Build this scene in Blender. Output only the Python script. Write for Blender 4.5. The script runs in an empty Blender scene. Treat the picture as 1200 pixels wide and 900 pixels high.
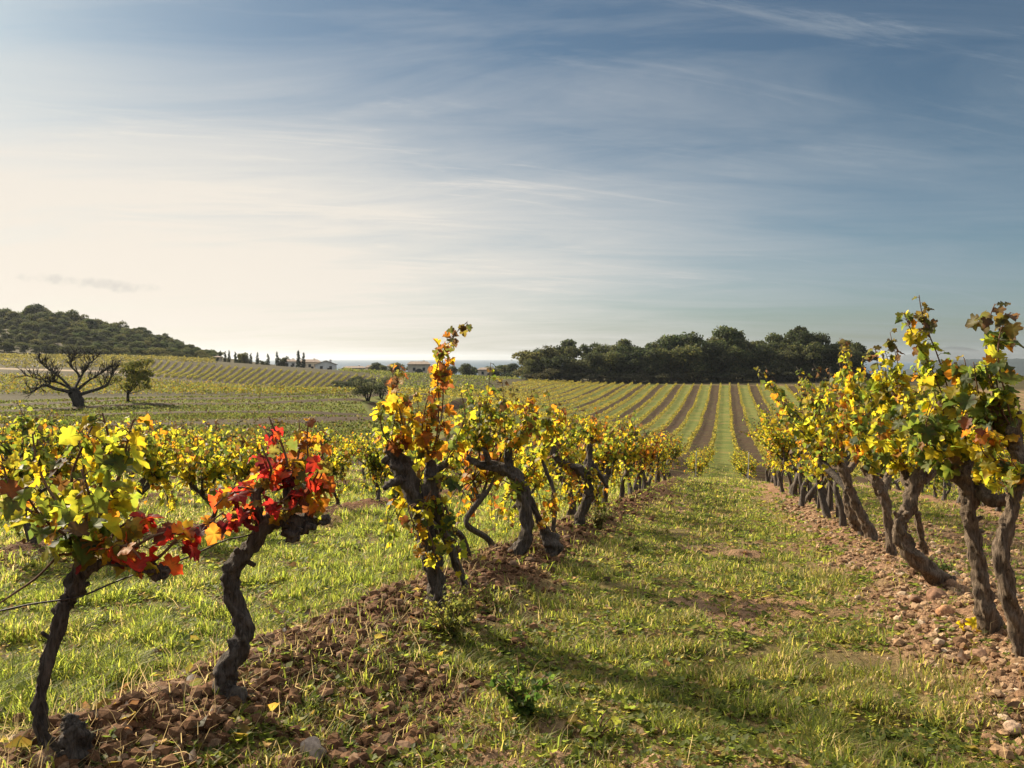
import bpy, math, random
import numpy as np
from math import radians, sin, cos, pi, atan, sqrt

sc = bpy.context.scene
COL = sc.collection
rng = np.random.default_rng(7)
random.seed(7)

# ------------------------------------------------------------------ camera, sky, sun, exposure
FPX = 940.0
EYE = 0.85
YAW = atan(250 / FPX)
PITCH = atan(30 / FPX)
cam_d = bpy.data.cameras.new('camera')
cam = bpy.data.objects.new('camera', cam_d)
COL.objects.link(cam)
cam.location = (0, 0, EYE)
cam.rotation_euler = (pi / 2 - PITCH, 0, YAW)
cam_d.sensor_width = 36
cam_d.lens = 36 * FPX / 1200
cam_d.clip_start = 0.05
cam_d.clip_end = 60000
sc.camera = cam

SUN_EL = radians(31)
SUN_AZ = YAW + pi / 2 + radians(50)          # math angle from +X, counter-clockwise
SDIR = np.array([cos(SUN_AZ) * cos(SUN_EL), sin(SUN_AZ) * cos(SUN_EL), sin(SUN_EL)])
sun_d = bpy.data.lights.new('sun', 'SUN')
sun_d.energy = 5.0
sun_d.angle = radians(2.6)
sun_d.color = (1.0, 0.86, 0.66)
sun = bpy.data.objects.new('sun', sun_d)
COL.objects.link(sun)
from mathutils import Vector
sun.rotation_euler = Vector(SDIR.tolist()).to_track_quat('Z', 'Y').to_euler()

sc.view_settings.view_transform = 'Standard'
sc.view_settings.look = 'None'
sc.view_settings.exposure = 1.08
sc.view_settings.gamma = 1.0
sc.view_settings.use_curve_mapping = False


# ------------------------------------------------------------------ projection helpers (photo pixels, 1200 x 900)
RGT = np.array([cos(YAW), sin(YAW), 0.0])
FWD = np.array([-sin(YAW) * cos(PITCH), cos(YAW) * cos(PITCH), -sin(PITCH)])
UPV = np.cross(RGT, FWD)
CAM = np.array([0, 0, EYE])


def ray(px, py):
    return FWD + RGT * ((px - 600) / FPX) + UPV * ((450 - py) / FPX)


def U(px, py, d):
    return CAM + ray(px, py) * d



class NT:
    """little helper for node trees"""
    def __init__(s, tree):
        s.t = tree
        s.n = tree.nodes
        s.l = tree.links

    def new(s, typ, **kw):
        n = s.n.new(typ)
        for k, v in kw.items():
            setattr(n, k, v)
        return n

    def set(s, sock, v):
        if hasattr(v, 'is_output') or hasattr(v, 'links'):
            s.l.new(v, sock)
        elif isinstance(v, (tuple, list)) and len(v) == 3 and sock.type == 'RGBA':
            sock.default_value = (*v, 1)
        else:
            sock.default_value = v

    def math(s, op, a, b=0.0, c=0.0, clamp=False):
        n = s.new('ShaderNodeMath', operation=op, use_clamp=clamp)
        s.set(n.inputs[0], a)
        s.set(n.inputs[1], b)
        s.set(n.inputs[2], c)
        return n.outputs[0]

    def vmath(s, op, a, b=(0, 0, 0)):
        n = s.new('ShaderNodeVectorMath', operation=op)
        s.set(n.inputs[0], a)
        if op == 'SCALE':
            s.set(n.inputs['Scale'], b)
        else:
            s.set(n.inputs[1], b)
        return n.outputs['Value'] if op in ('DOT_PRODUCT', 'LENGTH') else n.outputs[0]

    def mix(s, f, a, b, mode='MIX'):
        n = s.new('ShaderNodeMix', data_type='RGBA', blend_type=mode)
        s.set(n.inputs[0], f)
        s.set(n.inputs[6], a)
        s.set(n.inputs[7], b)
        return n.outputs[2]

    def noise(s, vec, scale, detail=4.0, rough=0.55, dist=0.0, lac=2.0):
        n = s.new('ShaderNodeTexNoise')
        if vec is not None:
            s.l.new(vec, n.inputs['Vector'])
        n.inputs['Scale'].default_value = scale
        n.inputs['Detail'].default_value = detail
        n.inputs['Roughness'].default_value = rough
        n.inputs['Lacunarity'].default_value = lac
        n.inputs['Distortion'].default_value = dist
        return n.outputs['Fac']

    def ramp(s, f, stops):
        n = s.new('ShaderNodeValToRGB')
        el = n.color_ramp.elements
        while len(el) < len(stops):
            el.new(0.5)
        for e, (p, c) in zip(el, stops):
            e.position = p
            e.color = (*c, 1) if len(c) == 3 else c
        s.l.new(f, n.inputs[0])
        return n.outputs[0]

    def remap(s, f, a, b, c=0.0, d=1.0):
        n = s.new('ShaderNodeMapRange')
        n.interpolation_type = 'SMOOTHSTEP'
        s.set(n.inputs[0], f)
        for i, v in enumerate((a, b, c, d)):
            n.inputs[i + 1].default_value = v
        return n.outputs[0]


world = bpy.data.worlds.new('World')
sc.world = world
world.use_nodes = True
w = NT(world.node_tree)
w.n.clear()
tc = w.new('ShaderNodeTexCoord').outputs['Generated']
sky = w.new('ShaderNodeTexSky', sky_type='NISHITA', sun_disc=False)
sky.sun_elevation = SUN_EL
sky.sun_rotation = pi / 2 - SUN_AZ
sky.altitude = 50
sky.air_density = 1.0
sky.dust_density = 1.2
sky.ozone_density = 2.0
dirn = w.vmath('NORMALIZE', tc)
sep = w.new('ShaderNodeSeparateXYZ')
w.l.new(dirn, sep.inputs[0])
dz = sep.outputs[2]
sd = w.vmath('DOT_PRODUCT', dirn, tuple(SDIR.tolist()))
hs = np.array([cos(SUN_AZ), sin(SUN_AZ), 0.0])
flat = w.new('ShaderNodeCombineXYZ')
w.l.new(sep.outputs[0], flat.inputs[0])
w.l.new(sep.outputs[1], flat.inputs[1])
hd = w.vmath('DOT_PRODUCT', w.vmath('NORMALIZE', flat.outputs[0]), tuple(hs.tolist()))   # azimuth nearness to the sun
# cloud layer seen in perspective: direction divided by its height
den = w.math('ADD', w.math('MAXIMUM', dz, 0.0), 0.10)
cvec = w.new('ShaderNodeVectorMath', operation='DIVIDE')
w.l.new(flat.outputs[0], cvec.inputs[0])
cden = w.new('ShaderNodeCombineXYZ')
for i in range(3):
    w.l.new(den, cden.inputs[i])
w.l.new(cden.outputs[0], cvec.inputs[1])
def turned(angle):
    m0 = w.new('ShaderNodeMapping')
    w.l.new(cvec.outputs[0], m0.inputs[0])
    m0.inputs['Rotation'].default_value = (0, 0, angle)
    m1 = w.new('ShaderNodeMapping')
    w.l.new(m0.outputs[0], m1.inputs[0])
    return m1


mp = turned(-YAW + radians(4))
mp.inputs['Scale'].default_value = (0.7, 2.2, 1)
streak = w.noise(mp.outputs[0], 0.9, 13, 0.64, 0.7)
mp2 = turned(-YAW - radians(12))
mp2.inputs['Scale'].default_value = (0.5, 1.1, 1)
mp2.inputs['Location'].default_value = (3.1, 1.7, 0)
broad = w.noise(mp2.outputs[0], 0.45, 5, 0.5, 0.4)
mp3 = turned(-YAW - radians(17))
mp3.inputs['Scale'].default_value = (0.55, 3.4, 1)
mp3.inputs['Location'].default_value = (5.3, 2.2, 0)
fibre = w.math('MULTIPLY', w.remap(w.noise(mp3.outputs[0], 1.5, 15, 0.72, 0.9), 0.50, 0.74), w.remap(broad, 0.42, 0.62))
near_sun = w.remap(sd, 0.25, 0.98)
low = w.remap(dz, 0.42, 0.02)
# veil thickness: thick towards the sun and the horizon, streaky overhead
veil = w.math('MULTIPLY', w.math('MULTIPLY', near_sun, w.remap(dz, 0.38, 0.12, 0.08, 1.0)), 0.85)
veil = w.math('ADD', veil, w.math('MULTIPLY', low, 0.30))
veil = w.math('ADD', veil, w.math('MULTIPLY', w.math('SUBTRACT', streak, 0.5), 1.0))
veil = w.math('ADD', veil, w.math('MULTIPLY', w.math('SUBTRACT', broad, 0.5), 0.7))
veil = w.math('ADD', veil, w.math('MULTIPLY', fibre, 0.42))
veil = w.math('MULTIPLY', veil, 1.0, clamp=True)
warm = w.math('MULTIPLY', w.remap(hd, 0.15, 0.98), w.remap(dz, 0.50, 0.05))
vcol = w.mix(w.remap(sd, 0.1, 0.95), (1.75, 2.1, 2.4), (3.9, 3.9, 3.8))
vcol = w.mix(warm, vcol, (4.9, 4.45, 3.85))
skyc = w.mix(1.0, sky.outputs[0], (0.29, 0.335, 0.335), 'MULTIPLY')
skyc = w.mix(w.remap(dz, 0.30, 0.0), skyc, w.mix(1.0, skyc, (1.25, 1.25, 1.30), 'MULTIPLY'))
col = w.mix(veil, skyc, vcol)
# overhead sky brightened as added fill light, above what the view takes in
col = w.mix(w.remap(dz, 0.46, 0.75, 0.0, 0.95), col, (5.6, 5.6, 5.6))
cv_ = ray(105, 332)
cv_ = cv_ / np.linalg.norm(cv_)
ct_ = np.cross(cv_, [0, 0, 1]); ct_ = ct_ / np.linalg.norm(ct_)
du = w.math('DIVIDE', w.vmath('DOT_PRODUCT', dirn, tuple(ct_.tolist())), 0.065)
dv = w.math('DIVIDE', w.math('SUBTRACT', w.math('SUBTRACT', dz, float(cv_[2])), w.math('MULTIPLY', du, -0.0035)), 0.0075)
ndk = w.noise(dirn, 46, 8, 0.65)
bar = w.math('SUBTRACT', 1.25, w.math('ADD', w.math('MULTIPLY', du, du), w.math('MULTIPLY', dv, dv)))
bar = w.remap(w.math('ADD', bar, w.math('MULTIPLY', w.math('SUBTRACT', ndk, 0.5), 4.5)), 0.1, 1.6, 0.0, 0.34)
bar = w.math('MULTIPLY', bar, w.math('GREATER_THAN', w.vmath('DOT_PRODUCT', dirn, tuple(cv_.tolist())), 0.5))
col = w.mix(bar, col, (2.1, 2.2, 2.2))
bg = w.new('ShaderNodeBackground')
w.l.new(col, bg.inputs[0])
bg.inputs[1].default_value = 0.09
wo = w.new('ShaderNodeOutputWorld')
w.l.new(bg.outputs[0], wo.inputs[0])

# ------------------------------------------------------------------ noise
_T = np.random.default_rng(11).random((256, 256))


def vn(x, y):
    xi = np.floor(x).astype(int)
    yi = np.floor(y).astype(int)
    fx = x - xi
    fy = y - yi
    fx = fx * fx * (3 - 2 * fx)
    fy = fy * fy * (3 - 2 * fy)
    a = _T[xi & 255, yi & 255]
    b = _T[(xi + 1) & 255, yi & 255]
    c = _T[xi & 255, (yi + 1) & 255]
    d = _T[(xi + 1) & 255, (yi + 1) & 255]
    return (a * (1 - fx) + b * fx) * (1 - fy) + (c * (1 - fx) + d * fx) * fy


def fbm(x, y, oct=4, off=0.0):
    s = 0
    a = 0.5
    for i in range(oct):
        s = s + a * vn(x + off + 17.3 * i, y + 2 * off + 9.1 * i)
        x = x * 2.03
        y = y * 2.03
        a *= 0.5
    return s / (1 - 0.5 ** oct)


def sstep(a, b, x):
    t = np.clip((x - a) / (b - a), 0, 1)
    return t * t * (3 - 2 * t)


# ------------------------------------------------------------------ terrain
ctrl = []


def cp(px, py, d):
    p = U(px, py, d)
    ctrl.append((p[0], p[1], p[2]))


def cz(x, y, z):
    ctrl.append((x, y, z))


for x in (-60, -30, 0, 30, 60):                      # slope with the far rows: a dip, then up to the wood
    for y, zr in ((75, -9.3), (98, -10.6), (130, -11.4), (154, -11.2), (197, -10.3), (253, -8.0)):
        if x == -60:
            continue
        if x == -30:
            zr = {75: -6.9, 98: -8.2, 130: -9.7, 154: -10.2, 197: -9.8, 253: -8.0}[y]
        cz(x, y, zr + EYE)
for x in (-15, 0, 15, 30):
    cz(x, 43, -5.5)
    cz(x, 30, -3.6)
    cz(x, 10, -1.17)
    cz(x, -10, 1.1)
cz(60, 30, -3.0); cz(60, 0, 0.5); cz(100, 60, -4); cz(-30, -10, 1.0); cz(-14, 22, -2.5); cz(-30, 30, -3.2); cz(-30, 14, -1.7)
for px, py, d in ((0, 505, 52), (100, 502, 54), (200, 500, 56), (300, 498, 60), (400, 492, 64), (500, 490, 70),
                  (0, 484, 78), (90, 475, 85), (150, 471, 88), (300, 472, 92), (430, 471, 95), (540, 468, 110),
                  (-150, 480, 70), (0, 462, 105), (200, 460, 112), (400, 462, 118), (550, 460, 150), (600, 449, 230), (500, 463, 130),
                  (0, 441, 140), (180, 443, 146), (290, 451, 150), (410, 458, 150),
                  (0, 430, 185), (180, 424, 215), (290, 431, 220), (415, 438, 225), 
                  (-100, 426, 180), (0, 416, 290), (140, 420, 295), (240, 423, 300), (330, 436, 330), (400, 440, 360), (560, 445, 380),
                  (-200, 395, 400), (0, 388, 400), (50, 384, 400), (100, 393, 400), (150, 402, 400), (200, 413, 390), (250, 423, 380),
                  (-100, 395, 520), (50, 400, 520), (150, 415, 520), (300, 436, 600), (480, 442, 520), (600, 444, 500)):
    cp(px, py, d)
cz(0, 300, -6.5); cz(60, 320, -6); cz(-50, 320, -7.5); cz(150, 250, -7); cz(0, 450, -8); cz(200, 500, -10)
P = np.array(ctrl)


def tps_k(r2):
    return np.where(r2 > 1e-9, 0.5 * r2 * np.log(np.maximum(r2, 1e-9)), 0)


S = 100.0
n_ = len(P)
Kx = P[:, :2] / S
A = np.zeros((n_ + 3, n_ + 3))
A[:n_, :n_] = tps_k(((Kx[:, None] - Kx[None]) ** 2).sum(-1)) + np.eye(n_) * 2e-4
A[:n_, n_] = 1
A[:n_, n_ + 1:] = Kx
A[n_, :n_] = 1
A[n_ + 1:, :n_] = Kx.T
WT = np.linalg.solve(A, np.concatenate([P[:, 2], [0, 0, 0]]))


def tps(x, y):
    sh = x.shape
    q = np.stack([x.ravel(), y.ravel()], 1) / S
    out = np.empty(len(q))
    for i in range(0, len(q), 20000):
        b = q[i:i + 20000]
        r2 = (b[:, None, 0] - Kx[None, :, 0]) ** 2 + (b[:, None, 1] - Kx[None, :, 1]) ** 2
        out[i:i + 20000] = tps_k(r2) @ WT[:n_] + WT[n_] + b @ WT[n_ + 1:]
    return out.reshape(sh)


ROWS_W = 2.95
ROW_L1, ROW_R1 = -1.62, 1.33


def mounds(x, y):
    """earth ridged up along the vine rows of the near block, fading out at its far end"""
    k = np.round((x - ROW_L1) / ROWS_W)
    c = ROW_L1 + k * ROWS_W
    wob = 0.10 * (fbm(y * 0.9, k * 7.1, 2) - 0.5)
    off = np.where(k == 0, 0.22, np.where(k == 1, 0.05, 0.0))
    amp = np.where(k == 0, 0.15, np.where(k == 1, 0.11, 0.09))
    sig = np.where(k == 0, 0.24, np.where(k == 1, 0.36, 0.30))
    m = np.exp(-((x - c - off - wob) / sig) ** 2 / 2)
    m = m * amp * (0.55 + 0.9 * fbm(x * 1.2, y * 1.2, 3, 5.0)) * sstep(30, 22, y)
    return m


def base_z(x, y):
    r = np.hypot(x, y)
    near = -0.117 * y
    t = tps(x, y)
    far_z = np.full_like(t, -29.0)
    t = t + (far_z - t) * sstep(560, 900, r)
    kk = sstep(20, 40, r)
    return near * (1 - kk) + t * kk


def soilness(x, y):
    """1 on bare tilled earth, 0 in the thick of the grass (near block)"""
    k = np.round((x - ROW_L1) / ROWS_W)
    c = ROW_L1 + k * ROWS_W
    off = np.where(k == 0, 0.20, np.where(k == 1, 0.02, 0.0))
    wid = np.where(k == 0, 0.36, np.where(k == 1, 0.62, 0.34))
    s = sstep(1.35, 0.45, np.abs(x - c - off) / wid + 0.9 * (fbm(x * 1.6, y * 1.6, 3, 3.0) - 0.5))
    s = s * np.where(k >= 2, 1.0, sstep(34, 20, y))
    patch = sstep(0.52, 0.70, fbm(x * 1.1 + 3, y * 1.1, 4, 21.0)) * np.where(x > -1.3, 0.85, 0.45)
    front = sstep(2.75, 1.9, y + 0.35 * x + 1.1 * (fbm(x * 2, y * 2, 3, 8.0) - 0.5)) * 0.85 * sstep(-1.4, -0.9, x)
    rightside = sstep(0.75, 1.5, x + 0.9 * (fbm(x * 0.9, y * 0.9, 3, 31.0) - 0.5)) * 0.75 * sstep(16, 9, y)
    return np.clip(np.maximum.reduce([s, patch, front, rightside]), 0, 1)


def fine_z(x, y, so):
    r = np.hypot(x, y)
    f = sstep(26, 10, r)
    z = mounds(x, y)
    z = z + f * (0.035 * (fbm(x * 2.3, y * 2.3, 3, 2.0) - 0.5) + 0.075 * (0.5 + 0.5 * so) * (fbm(x * 7, y * 7, 3, 4.0) - 0.5) + 0.05 * (1 - so) * (fbm(x * 3.4, y * 3.4, 2, 44.0) - 0.5)
                 + 0.030 * so * (fbm(x * 26, y * 26, 2, 6.0) - 0.5))
    return z


def ground_z(x, y):
    x = np.atleast_1d(np.asarray(x, float))
    y = np.atleast_1d(np.asarray(y, float))
    return base_z(x, y) + fine_z(x, y, soilness(x, y))


def gz(x, y):
    return float(ground_z(x, y)[0])


def hit(px, py, dmin=1.0, dmax=700):
    """the first point of the ground met by the line of sight through a photo pixel -> (point, depth)"""
    r = ray(px, py)
    ds = np.geomspace(dmin, dmax, 2400)
    pts = CAM[None] + r[None] * ds[:, None]
    g = ground_z(pts[:, 0], pts[:, 1])
    below = np.nonzero(pts[:, 2] < g)[0]
    i = below[0] if len(below) else len(ds) - 1
    return pts[i], float(ds[i])


# ------------------------------------------------------------------ mesh helpers
def link(o, parent=None):
    COL.objects.link(o)
    if parent is not None:
        o.parent = parent
    return o


def tag(o, label=None, cat=None, group=None, kind=None):
    if label: o['label'] = label
    if cat: o['category'] = cat
    if group: o['group'] = group
    if kind: o['kind'] = kind
    return o


def thing(name, label, cat, loc=(0, 0, 0), group=None, rotz=0.0):
    o = bpy.data.objects.new(name, None)
    o.empty_display_size = 0.1
    o.location = loc
    o.rotation_euler = (0, 0, rotz)
    link(o)
    return tag(o, label, cat, group)


class MB:
    """gathers vertices, faces and a colour per vertex; build() links them as ONE mesh object"""
    def __init__(s):
        s.v = []; s.c = []; s.f = {}; s.n = 0

    def add(s, V, F, C=(0.5, 0.5, 0.5)):
        V = np.asarray(V, float).reshape(-1, 3)
        C = np.asarray(C, float)
        if C.ndim == 1:
            C = np.tile(C[None], (len(V), 1))
        s.v.append(V); s.c.append(C)
        for f in (F if isinstance(F, list) else [F]):
            f = np.asarray(f, int)
            s.f.setdefault(f.shape[1], []).append(f + s.n)
        s.n += len(V)

    def mesh(s, name, mat, smooth=True):
        V = np.concatenate(s.v); C = np.concatenate(s.c)
        loops = []; tot = []
        for k, fs in s.f.items():
            f = np.concatenate(fs)
            loops.append(f.ravel()); tot.append(np.full(len(f), k))
        loops = np.concatenate(loops); tot = np.concatenate(tot)
        me = bpy.data.meshes.new(name)
        me.vertices.add(len(V)); me.vertices.foreach_set('co', V.ravel().astype(np.float32))
        me.loops.add(len(loops)); me.loops.foreach_set('vertex_index', loops.astype(np.int32))
        me.polygons.add(len(tot))
        me.polygons.foreach_set('loop_start', (np.cumsum(tot) - tot).astype(np.int32))
        me.polygons.foreach_set('loop_total', tot.astype(np.int32))
        me.polygons.foreach_set('use_smooth', np.full(len(tot), smooth))
        ca = me.color_attributes.new('tint', 'FLOAT_COLOR', 'POINT')
        C4 = np.concatenate([C, np.ones((len(C), 1))], 1) if C.shape[1] == 3 else C
        ca.data.foreach_set('color', C4.ravel().astype(np.float32))
        me.materials.append(mat)
        me.update(); me.validate()
        return me

    def build(s, name, mat, parent=None, smooth=True):
        return link(bpy.data.objects.new(name, s.mesh(name, mat, smooth)), parent)


def norm(v):
    v = np.asarray(v, float)
    return v / np.maximum(np.linalg.norm(v, axis=-1, keepdims=True), 1e-9)


def smooth_line(pts, rad, n):
    """Catmull-Rom through pts, radii interpolated"""
    pts = np.asarray(pts, float); rad = np.asarray(rad, float)
    if len(pts) == 2:
        t = np.linspace(0, 1, n)[:, None]
        return pts[0] * (1 - t) + pts[1] * t, rad[0] * (1 - t[:, 0]) + rad[1] * t[:, 0]
    p = np.concatenate([[2 * pts[0] - pts[1]], pts, [2 * pts[-1] - pts[-2]]])
    t = np.linspace(0, len(pts) - 1 - 1e-6, n)
    i = t.astype(int); f = (t - i)[:, None]
    a, b, c, d = p[i], p[i + 1], p[i + 2], p[i + 3]
    out = 0.5 * (2 * b + (c - a) * f + (2 * a - 5 * b + 4 * c - d) * f ** 2 + (3 * b - a - 3 * c + d) * f ** 3)
    return out, rad[i] * (1 - f[:, 0]) + rad[i + 1] * f[:, 0]


def tube(mb, pts, rad, n=12, seg=8, rough=0.0, col=(0.5, 0.5, 0.5), r=None):
    r = r or rng
    p, ra = smooth_line(pts, rad, n)
    tan = norm(np.gradient(p, axis=0))
    ref = np.array([0.31, 0.87, 0.13])
    u = norm(np.cross(tan, ref)); v = np.cross(tan, u)
    a = np.linspace(0, 2 * pi, seg, endpoint=False)
    R = np.repeat(ra[:, None], seg, 1)
    if rough:
        ph = r.random() * 6
        s = np.arange(n)[:, None]
        R = R * (1 + rough * 0.55 * np.sin(3 * a[None] + ph + s * 0.35) + rough * 0.35 * np.sin(5 * a[None] + ph * 2 - s * 0.22)
                 + rough * 2.0 * (vn(np.cos(a[None] + s * .05) * 3.1 + s * 0.10 + ph * 4, np.sin(a[None] + s * .05) * 3.1 + s * 0.06) - 0.5)
                 + rough * 0.55 * (vn(np.cos(a)[None] * 1.3 + s * 0.3 + ph * 9, np.sin(a)[None] * 1.3 + s * 0.22) - 0.5)
                 + rough * 0.35 * (vn(s * 0.22 + ph * 5, a[None] * 0 + ph) - 0.5))
    V = p[:, None] + R[..., None] * (np.cos(a)[None, :, None] * u[:, None] + np.sin(a)[None, :, None] * v[:, None])
    V = V.reshape(-1, 3)
    i = np.arange(n - 1)[:, None] * seg; j = np.arange(seg)[None]; j2 = (j + 1) % seg
    F = np.stack([i + j, i + j2, i + seg + j2, i + seg + j], -1).reshape(-1, 4)
    V = np.concatenate([V, p[:1] - tan[:1] * ra[0] * 0.4, p[-1:] + tan[-1:] * ra[-1] * 0.6])
    b0 = n * seg
    jj = np.arange(seg)
    F3 = np.concatenate([np.stack([np.full(seg, b0), (jj + 1) % seg, jj], 1),
                         np.stack([np.full(seg, b0 + 1), (n - 1) * seg + jj, (n - 1) * seg + (jj + 1) % seg], 1)])
    mb.add(V, [F, F3], col)
    return p


def box(mb, c, s, rz=0.0, col=(0.5, 0.5, 0.5)):
    x, y, z = np.array(s) / 2
    V = np.array([[a, b, d] for d in (-z, z) for a, b in ((-x, -y), (x, -y), (x, y), (-x, y))])
    R = np.array([[cos(rz), -sin(rz), 0], [sin(rz), cos(rz), 0], [0, 0, 1]])
    mb.add(V @ R.T + np.array(c), np.array([[3, 2, 1, 0], [4, 5, 6, 7], [0, 1, 5, 4], [1, 2, 6, 5], [2, 3, 7, 6], [3, 0, 4, 7]]), col)


# leaf templates: outline of a five lobed vine leaf, petiole at the origin, tip towards +y
_h = [(0.14, -0.13), (0.34, -0.12), (0.45, 0.05), (0.37, 0.17), (0.56, 0.28), (0.53, 0.47), (0.30, 0.50), (0.31, 0.66), (0.15, 0.80)]
_o = [(0, 0)] + _h + [(0, 0.95)] + [(-x, y) for x, y in reversed(_h)]
LEAF_HI = np.array(_o + [(0, 0.33)])
_k = len(_o)
LEAF_HI_F = np.array([[_k, i, (i + 1) % _k] for i in range(_k)])
_m = [(0, 0), (0.40, -0.10), (0.54, 0.34), (0.24, 0.62), (0, 0.95), (-0.24, 0.62), (-0.54, 0.34), (-0.40, -0.10)]
LEAF_MID = np.array(_m + [(0, 0.33)])
LEAF_MID_F = np.array([[8, i, (i + 1) % 8] for i in range(8)])
LEAF_LO = np.array([(0, 0), (0.5, 0.35), (0, 0.95), (-0.5, 0.35)])
LEAF_LO_F = np.array([[0, 1, 2], [0, 2, 3]])


def leaves(mb, pos, axis, nrm, size, tint, edge, tmpl=0, r=None, curl=1.0):
    """many leaves at once: pos/axis/nrm (N,3), size (N,), tint and edge colours (N,3)"""
    r = r or rng
    T, F = ((LEAF_HI, LEAF_HI_F), (LEAF_MID, LEAF_MID_F), (LEAF_LO, LEAF_LO_F))[tmpl]
    N = len(pos)
    if N == 0:
        return
    a = norm(axis)
    n = norm(nrm - (nrm * a).sum(1, keepdims=True) * a)
    x = np.cross(a, n)
    k = len(T)
    fold = r.uniform(-0.25, 0.75, (N, 1)) * curl
    cur = r.uniform(-1.0, 0.5, (N, 1)) * curl
    rip = r.uniform(0.02, 0.14, (N, 1)) * curl
    ph = r.uniform(0, 6.3, (N, 1))
    sx = r.uniform(0.8, 1.08, (N, 1))
    tx, ty = T[None, :, 0] * sx, np.repeat(T[None, :, 1], N, 0)
    tz = fold * np.abs(tx) + cur * (ty - 0.3) ** 2 + rip * np.sin(ph + np.arange(k)[None] * 2.1) * (np.hypot(tx, ty - 0.33) > 0.1)
    V = pos[:, None] + size[:, None, None] * (tx[..., None] * x[:, None] + ty[..., None] * a[:, None] + tz[..., None] * n[:, None])
    C = np.repeat(edge[:, None], k, 1).copy()
    C *= r.uniform(0.72, 1.18, (N, k, 1))
    dead = (r.random((N, k, 1)) < 0.10) & (r.random((N, 1, 1)) < .6)
    if k > 4:
        C = np.where(dead, C * 0.25 + np.array([0.11, 0.05, 0.02]) * 0.6, C)
    if k > 4:
        C[:, -1] = tint
        C[:, 0] = tint
    else:
        C[:, 0] = tint
    FF = (F[None] + (np.arange(N) * k)[:, None, None]).reshape(-1, 3)
    mb.add(V.reshape(-1, 3), FF, C.reshape(-1, 3))


# ------------------------------------------------------------------ materials
def mat(name):
    m = bpy.data.materials.new(name)
    m.use_nodes = True
    t = NT(m.node_tree)
    t.n.clear()
    out = t.new('ShaderNodeOutputMaterial')
    return m, t, out


def principled(t, col, rough=0.8, spec=0.3, bump=None, strength=0.5, dist=0.02):
    p = t.new('ShaderNodeBsdfPrincipled')
    t.set(p.inputs['Base Color'], col)
    t.set(p.inputs['Roughness'], rough)
    p.inputs['Specular IOR Level'].default_value = spec
    if bump is not None:
        b = t.new('ShaderNodeBump')
        b.inputs['Strength'].default_value = strength
        b.inputs['Distance'].default_value = dist
        t.l.new(bump, b.inputs['Height'])
        t.l.new(b.outputs[0], p.inputs['Normal'])
    return p


def tint_attr(t):
    return t.new('ShaderNodeAttribute', attribute_name='tint')


def leaf_mat(name, trans=0.5, gain=1.6, rough=0.55, spec=0.3, spots=0.45):
    """thin leaf: part of the light comes through it"""
    m, t, out = mat(name)
    at = tint_attr(t)
    pos = t.new('ShaderNodeTexCoord').outputs['Object']
    nz = t.noise(pos, 70, 4, 0.65)
    nb = t.noise(pos, 28, 3, 0.6)
    c = t.mix(t.remap(nz, 0.52, 0.72, 0, spots), at.outputs['Color'], (0.16, 0.07, 0.02))
    c = t.mix(t.remap(nb, 0.42, 0.66, 0, 0.8 if spots else 0.0), c, t.mix(1.0, c, (0.62, 0.82, 0.9), 'MULTIPLY'))
    c2 = t.mix(1.0, c, (0.62, 0.62, 0.66), 'MULTIPLY')
    p = principled(t, c2, rough, spec)
    tr = t.new('ShaderNodeBsdfTranslucent')
    cg = t.mix(1.0, c, (gain, gain, gain * 0.85), 'MULTIPLY')
    t.l.new(cg, tr.inputs[0])
    mx = t.new('ShaderNodeMixShader')
    mx.inputs[0].default_value = trans
    t.l.new(p.outputs[0], mx.inputs[1])
    t.l.new(tr.outputs[0], mx.inputs[2])
    t.l.new(mx.outputs[0], out.inputs[0])
    return m


def bark_mat(name, dark, light, scale=1.0, bump=0.9):
    m, t, out = mat(name)
    pos = t.new('ShaderNodeTexCoord').outputs['Object']
    mp_ = t.new('ShaderNodeMapping')
    t.l.new(pos, mp_.inputs[0])
    mp_.inputs['Scale'].default_value = (1, 1, 0.14)
    n1 = t.noise(mp_.outputs[0], 95 * scale, 8, 0.7, 0.8)
    n2 = t.noise(pos, 9 * scale, 4, 0.6)
    c = t.ramp(n1, [(0.32, dark), (0.68, light)])
    c = t.mix(t.remap(n2, 0.5, 0.72, 0, 0.55), c, tuple(0.6 * v for v in dark))
    p = principled(t, c, 0.9, 0.2, n1, bump, 0.02 / scale)
    t.l.new(p.outputs[0], out.inputs[0])
    return m


def flat_mat(name, col, rough=0.8, var=0.25, scale=3.0, spec=0.3, bump=0.0):
    m, t, out = mat(name)
    pos = t.new('ShaderNodeTexCoord').outputs['Object']
    n1 = t.noise(pos, scale, 5, 0.6)
    c = t.mix(t.remap(n1, 0.3, 0.7), tuple(v * (1 - var) for v in col), tuple(min(1, v * (1 + var)) for v in col))
    p = principled(t, c, rough, spec, n1 if bump else None, bump, 0.05)
    t.l.new(p.outputs[0], out.inputs[0])
    return m


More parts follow.
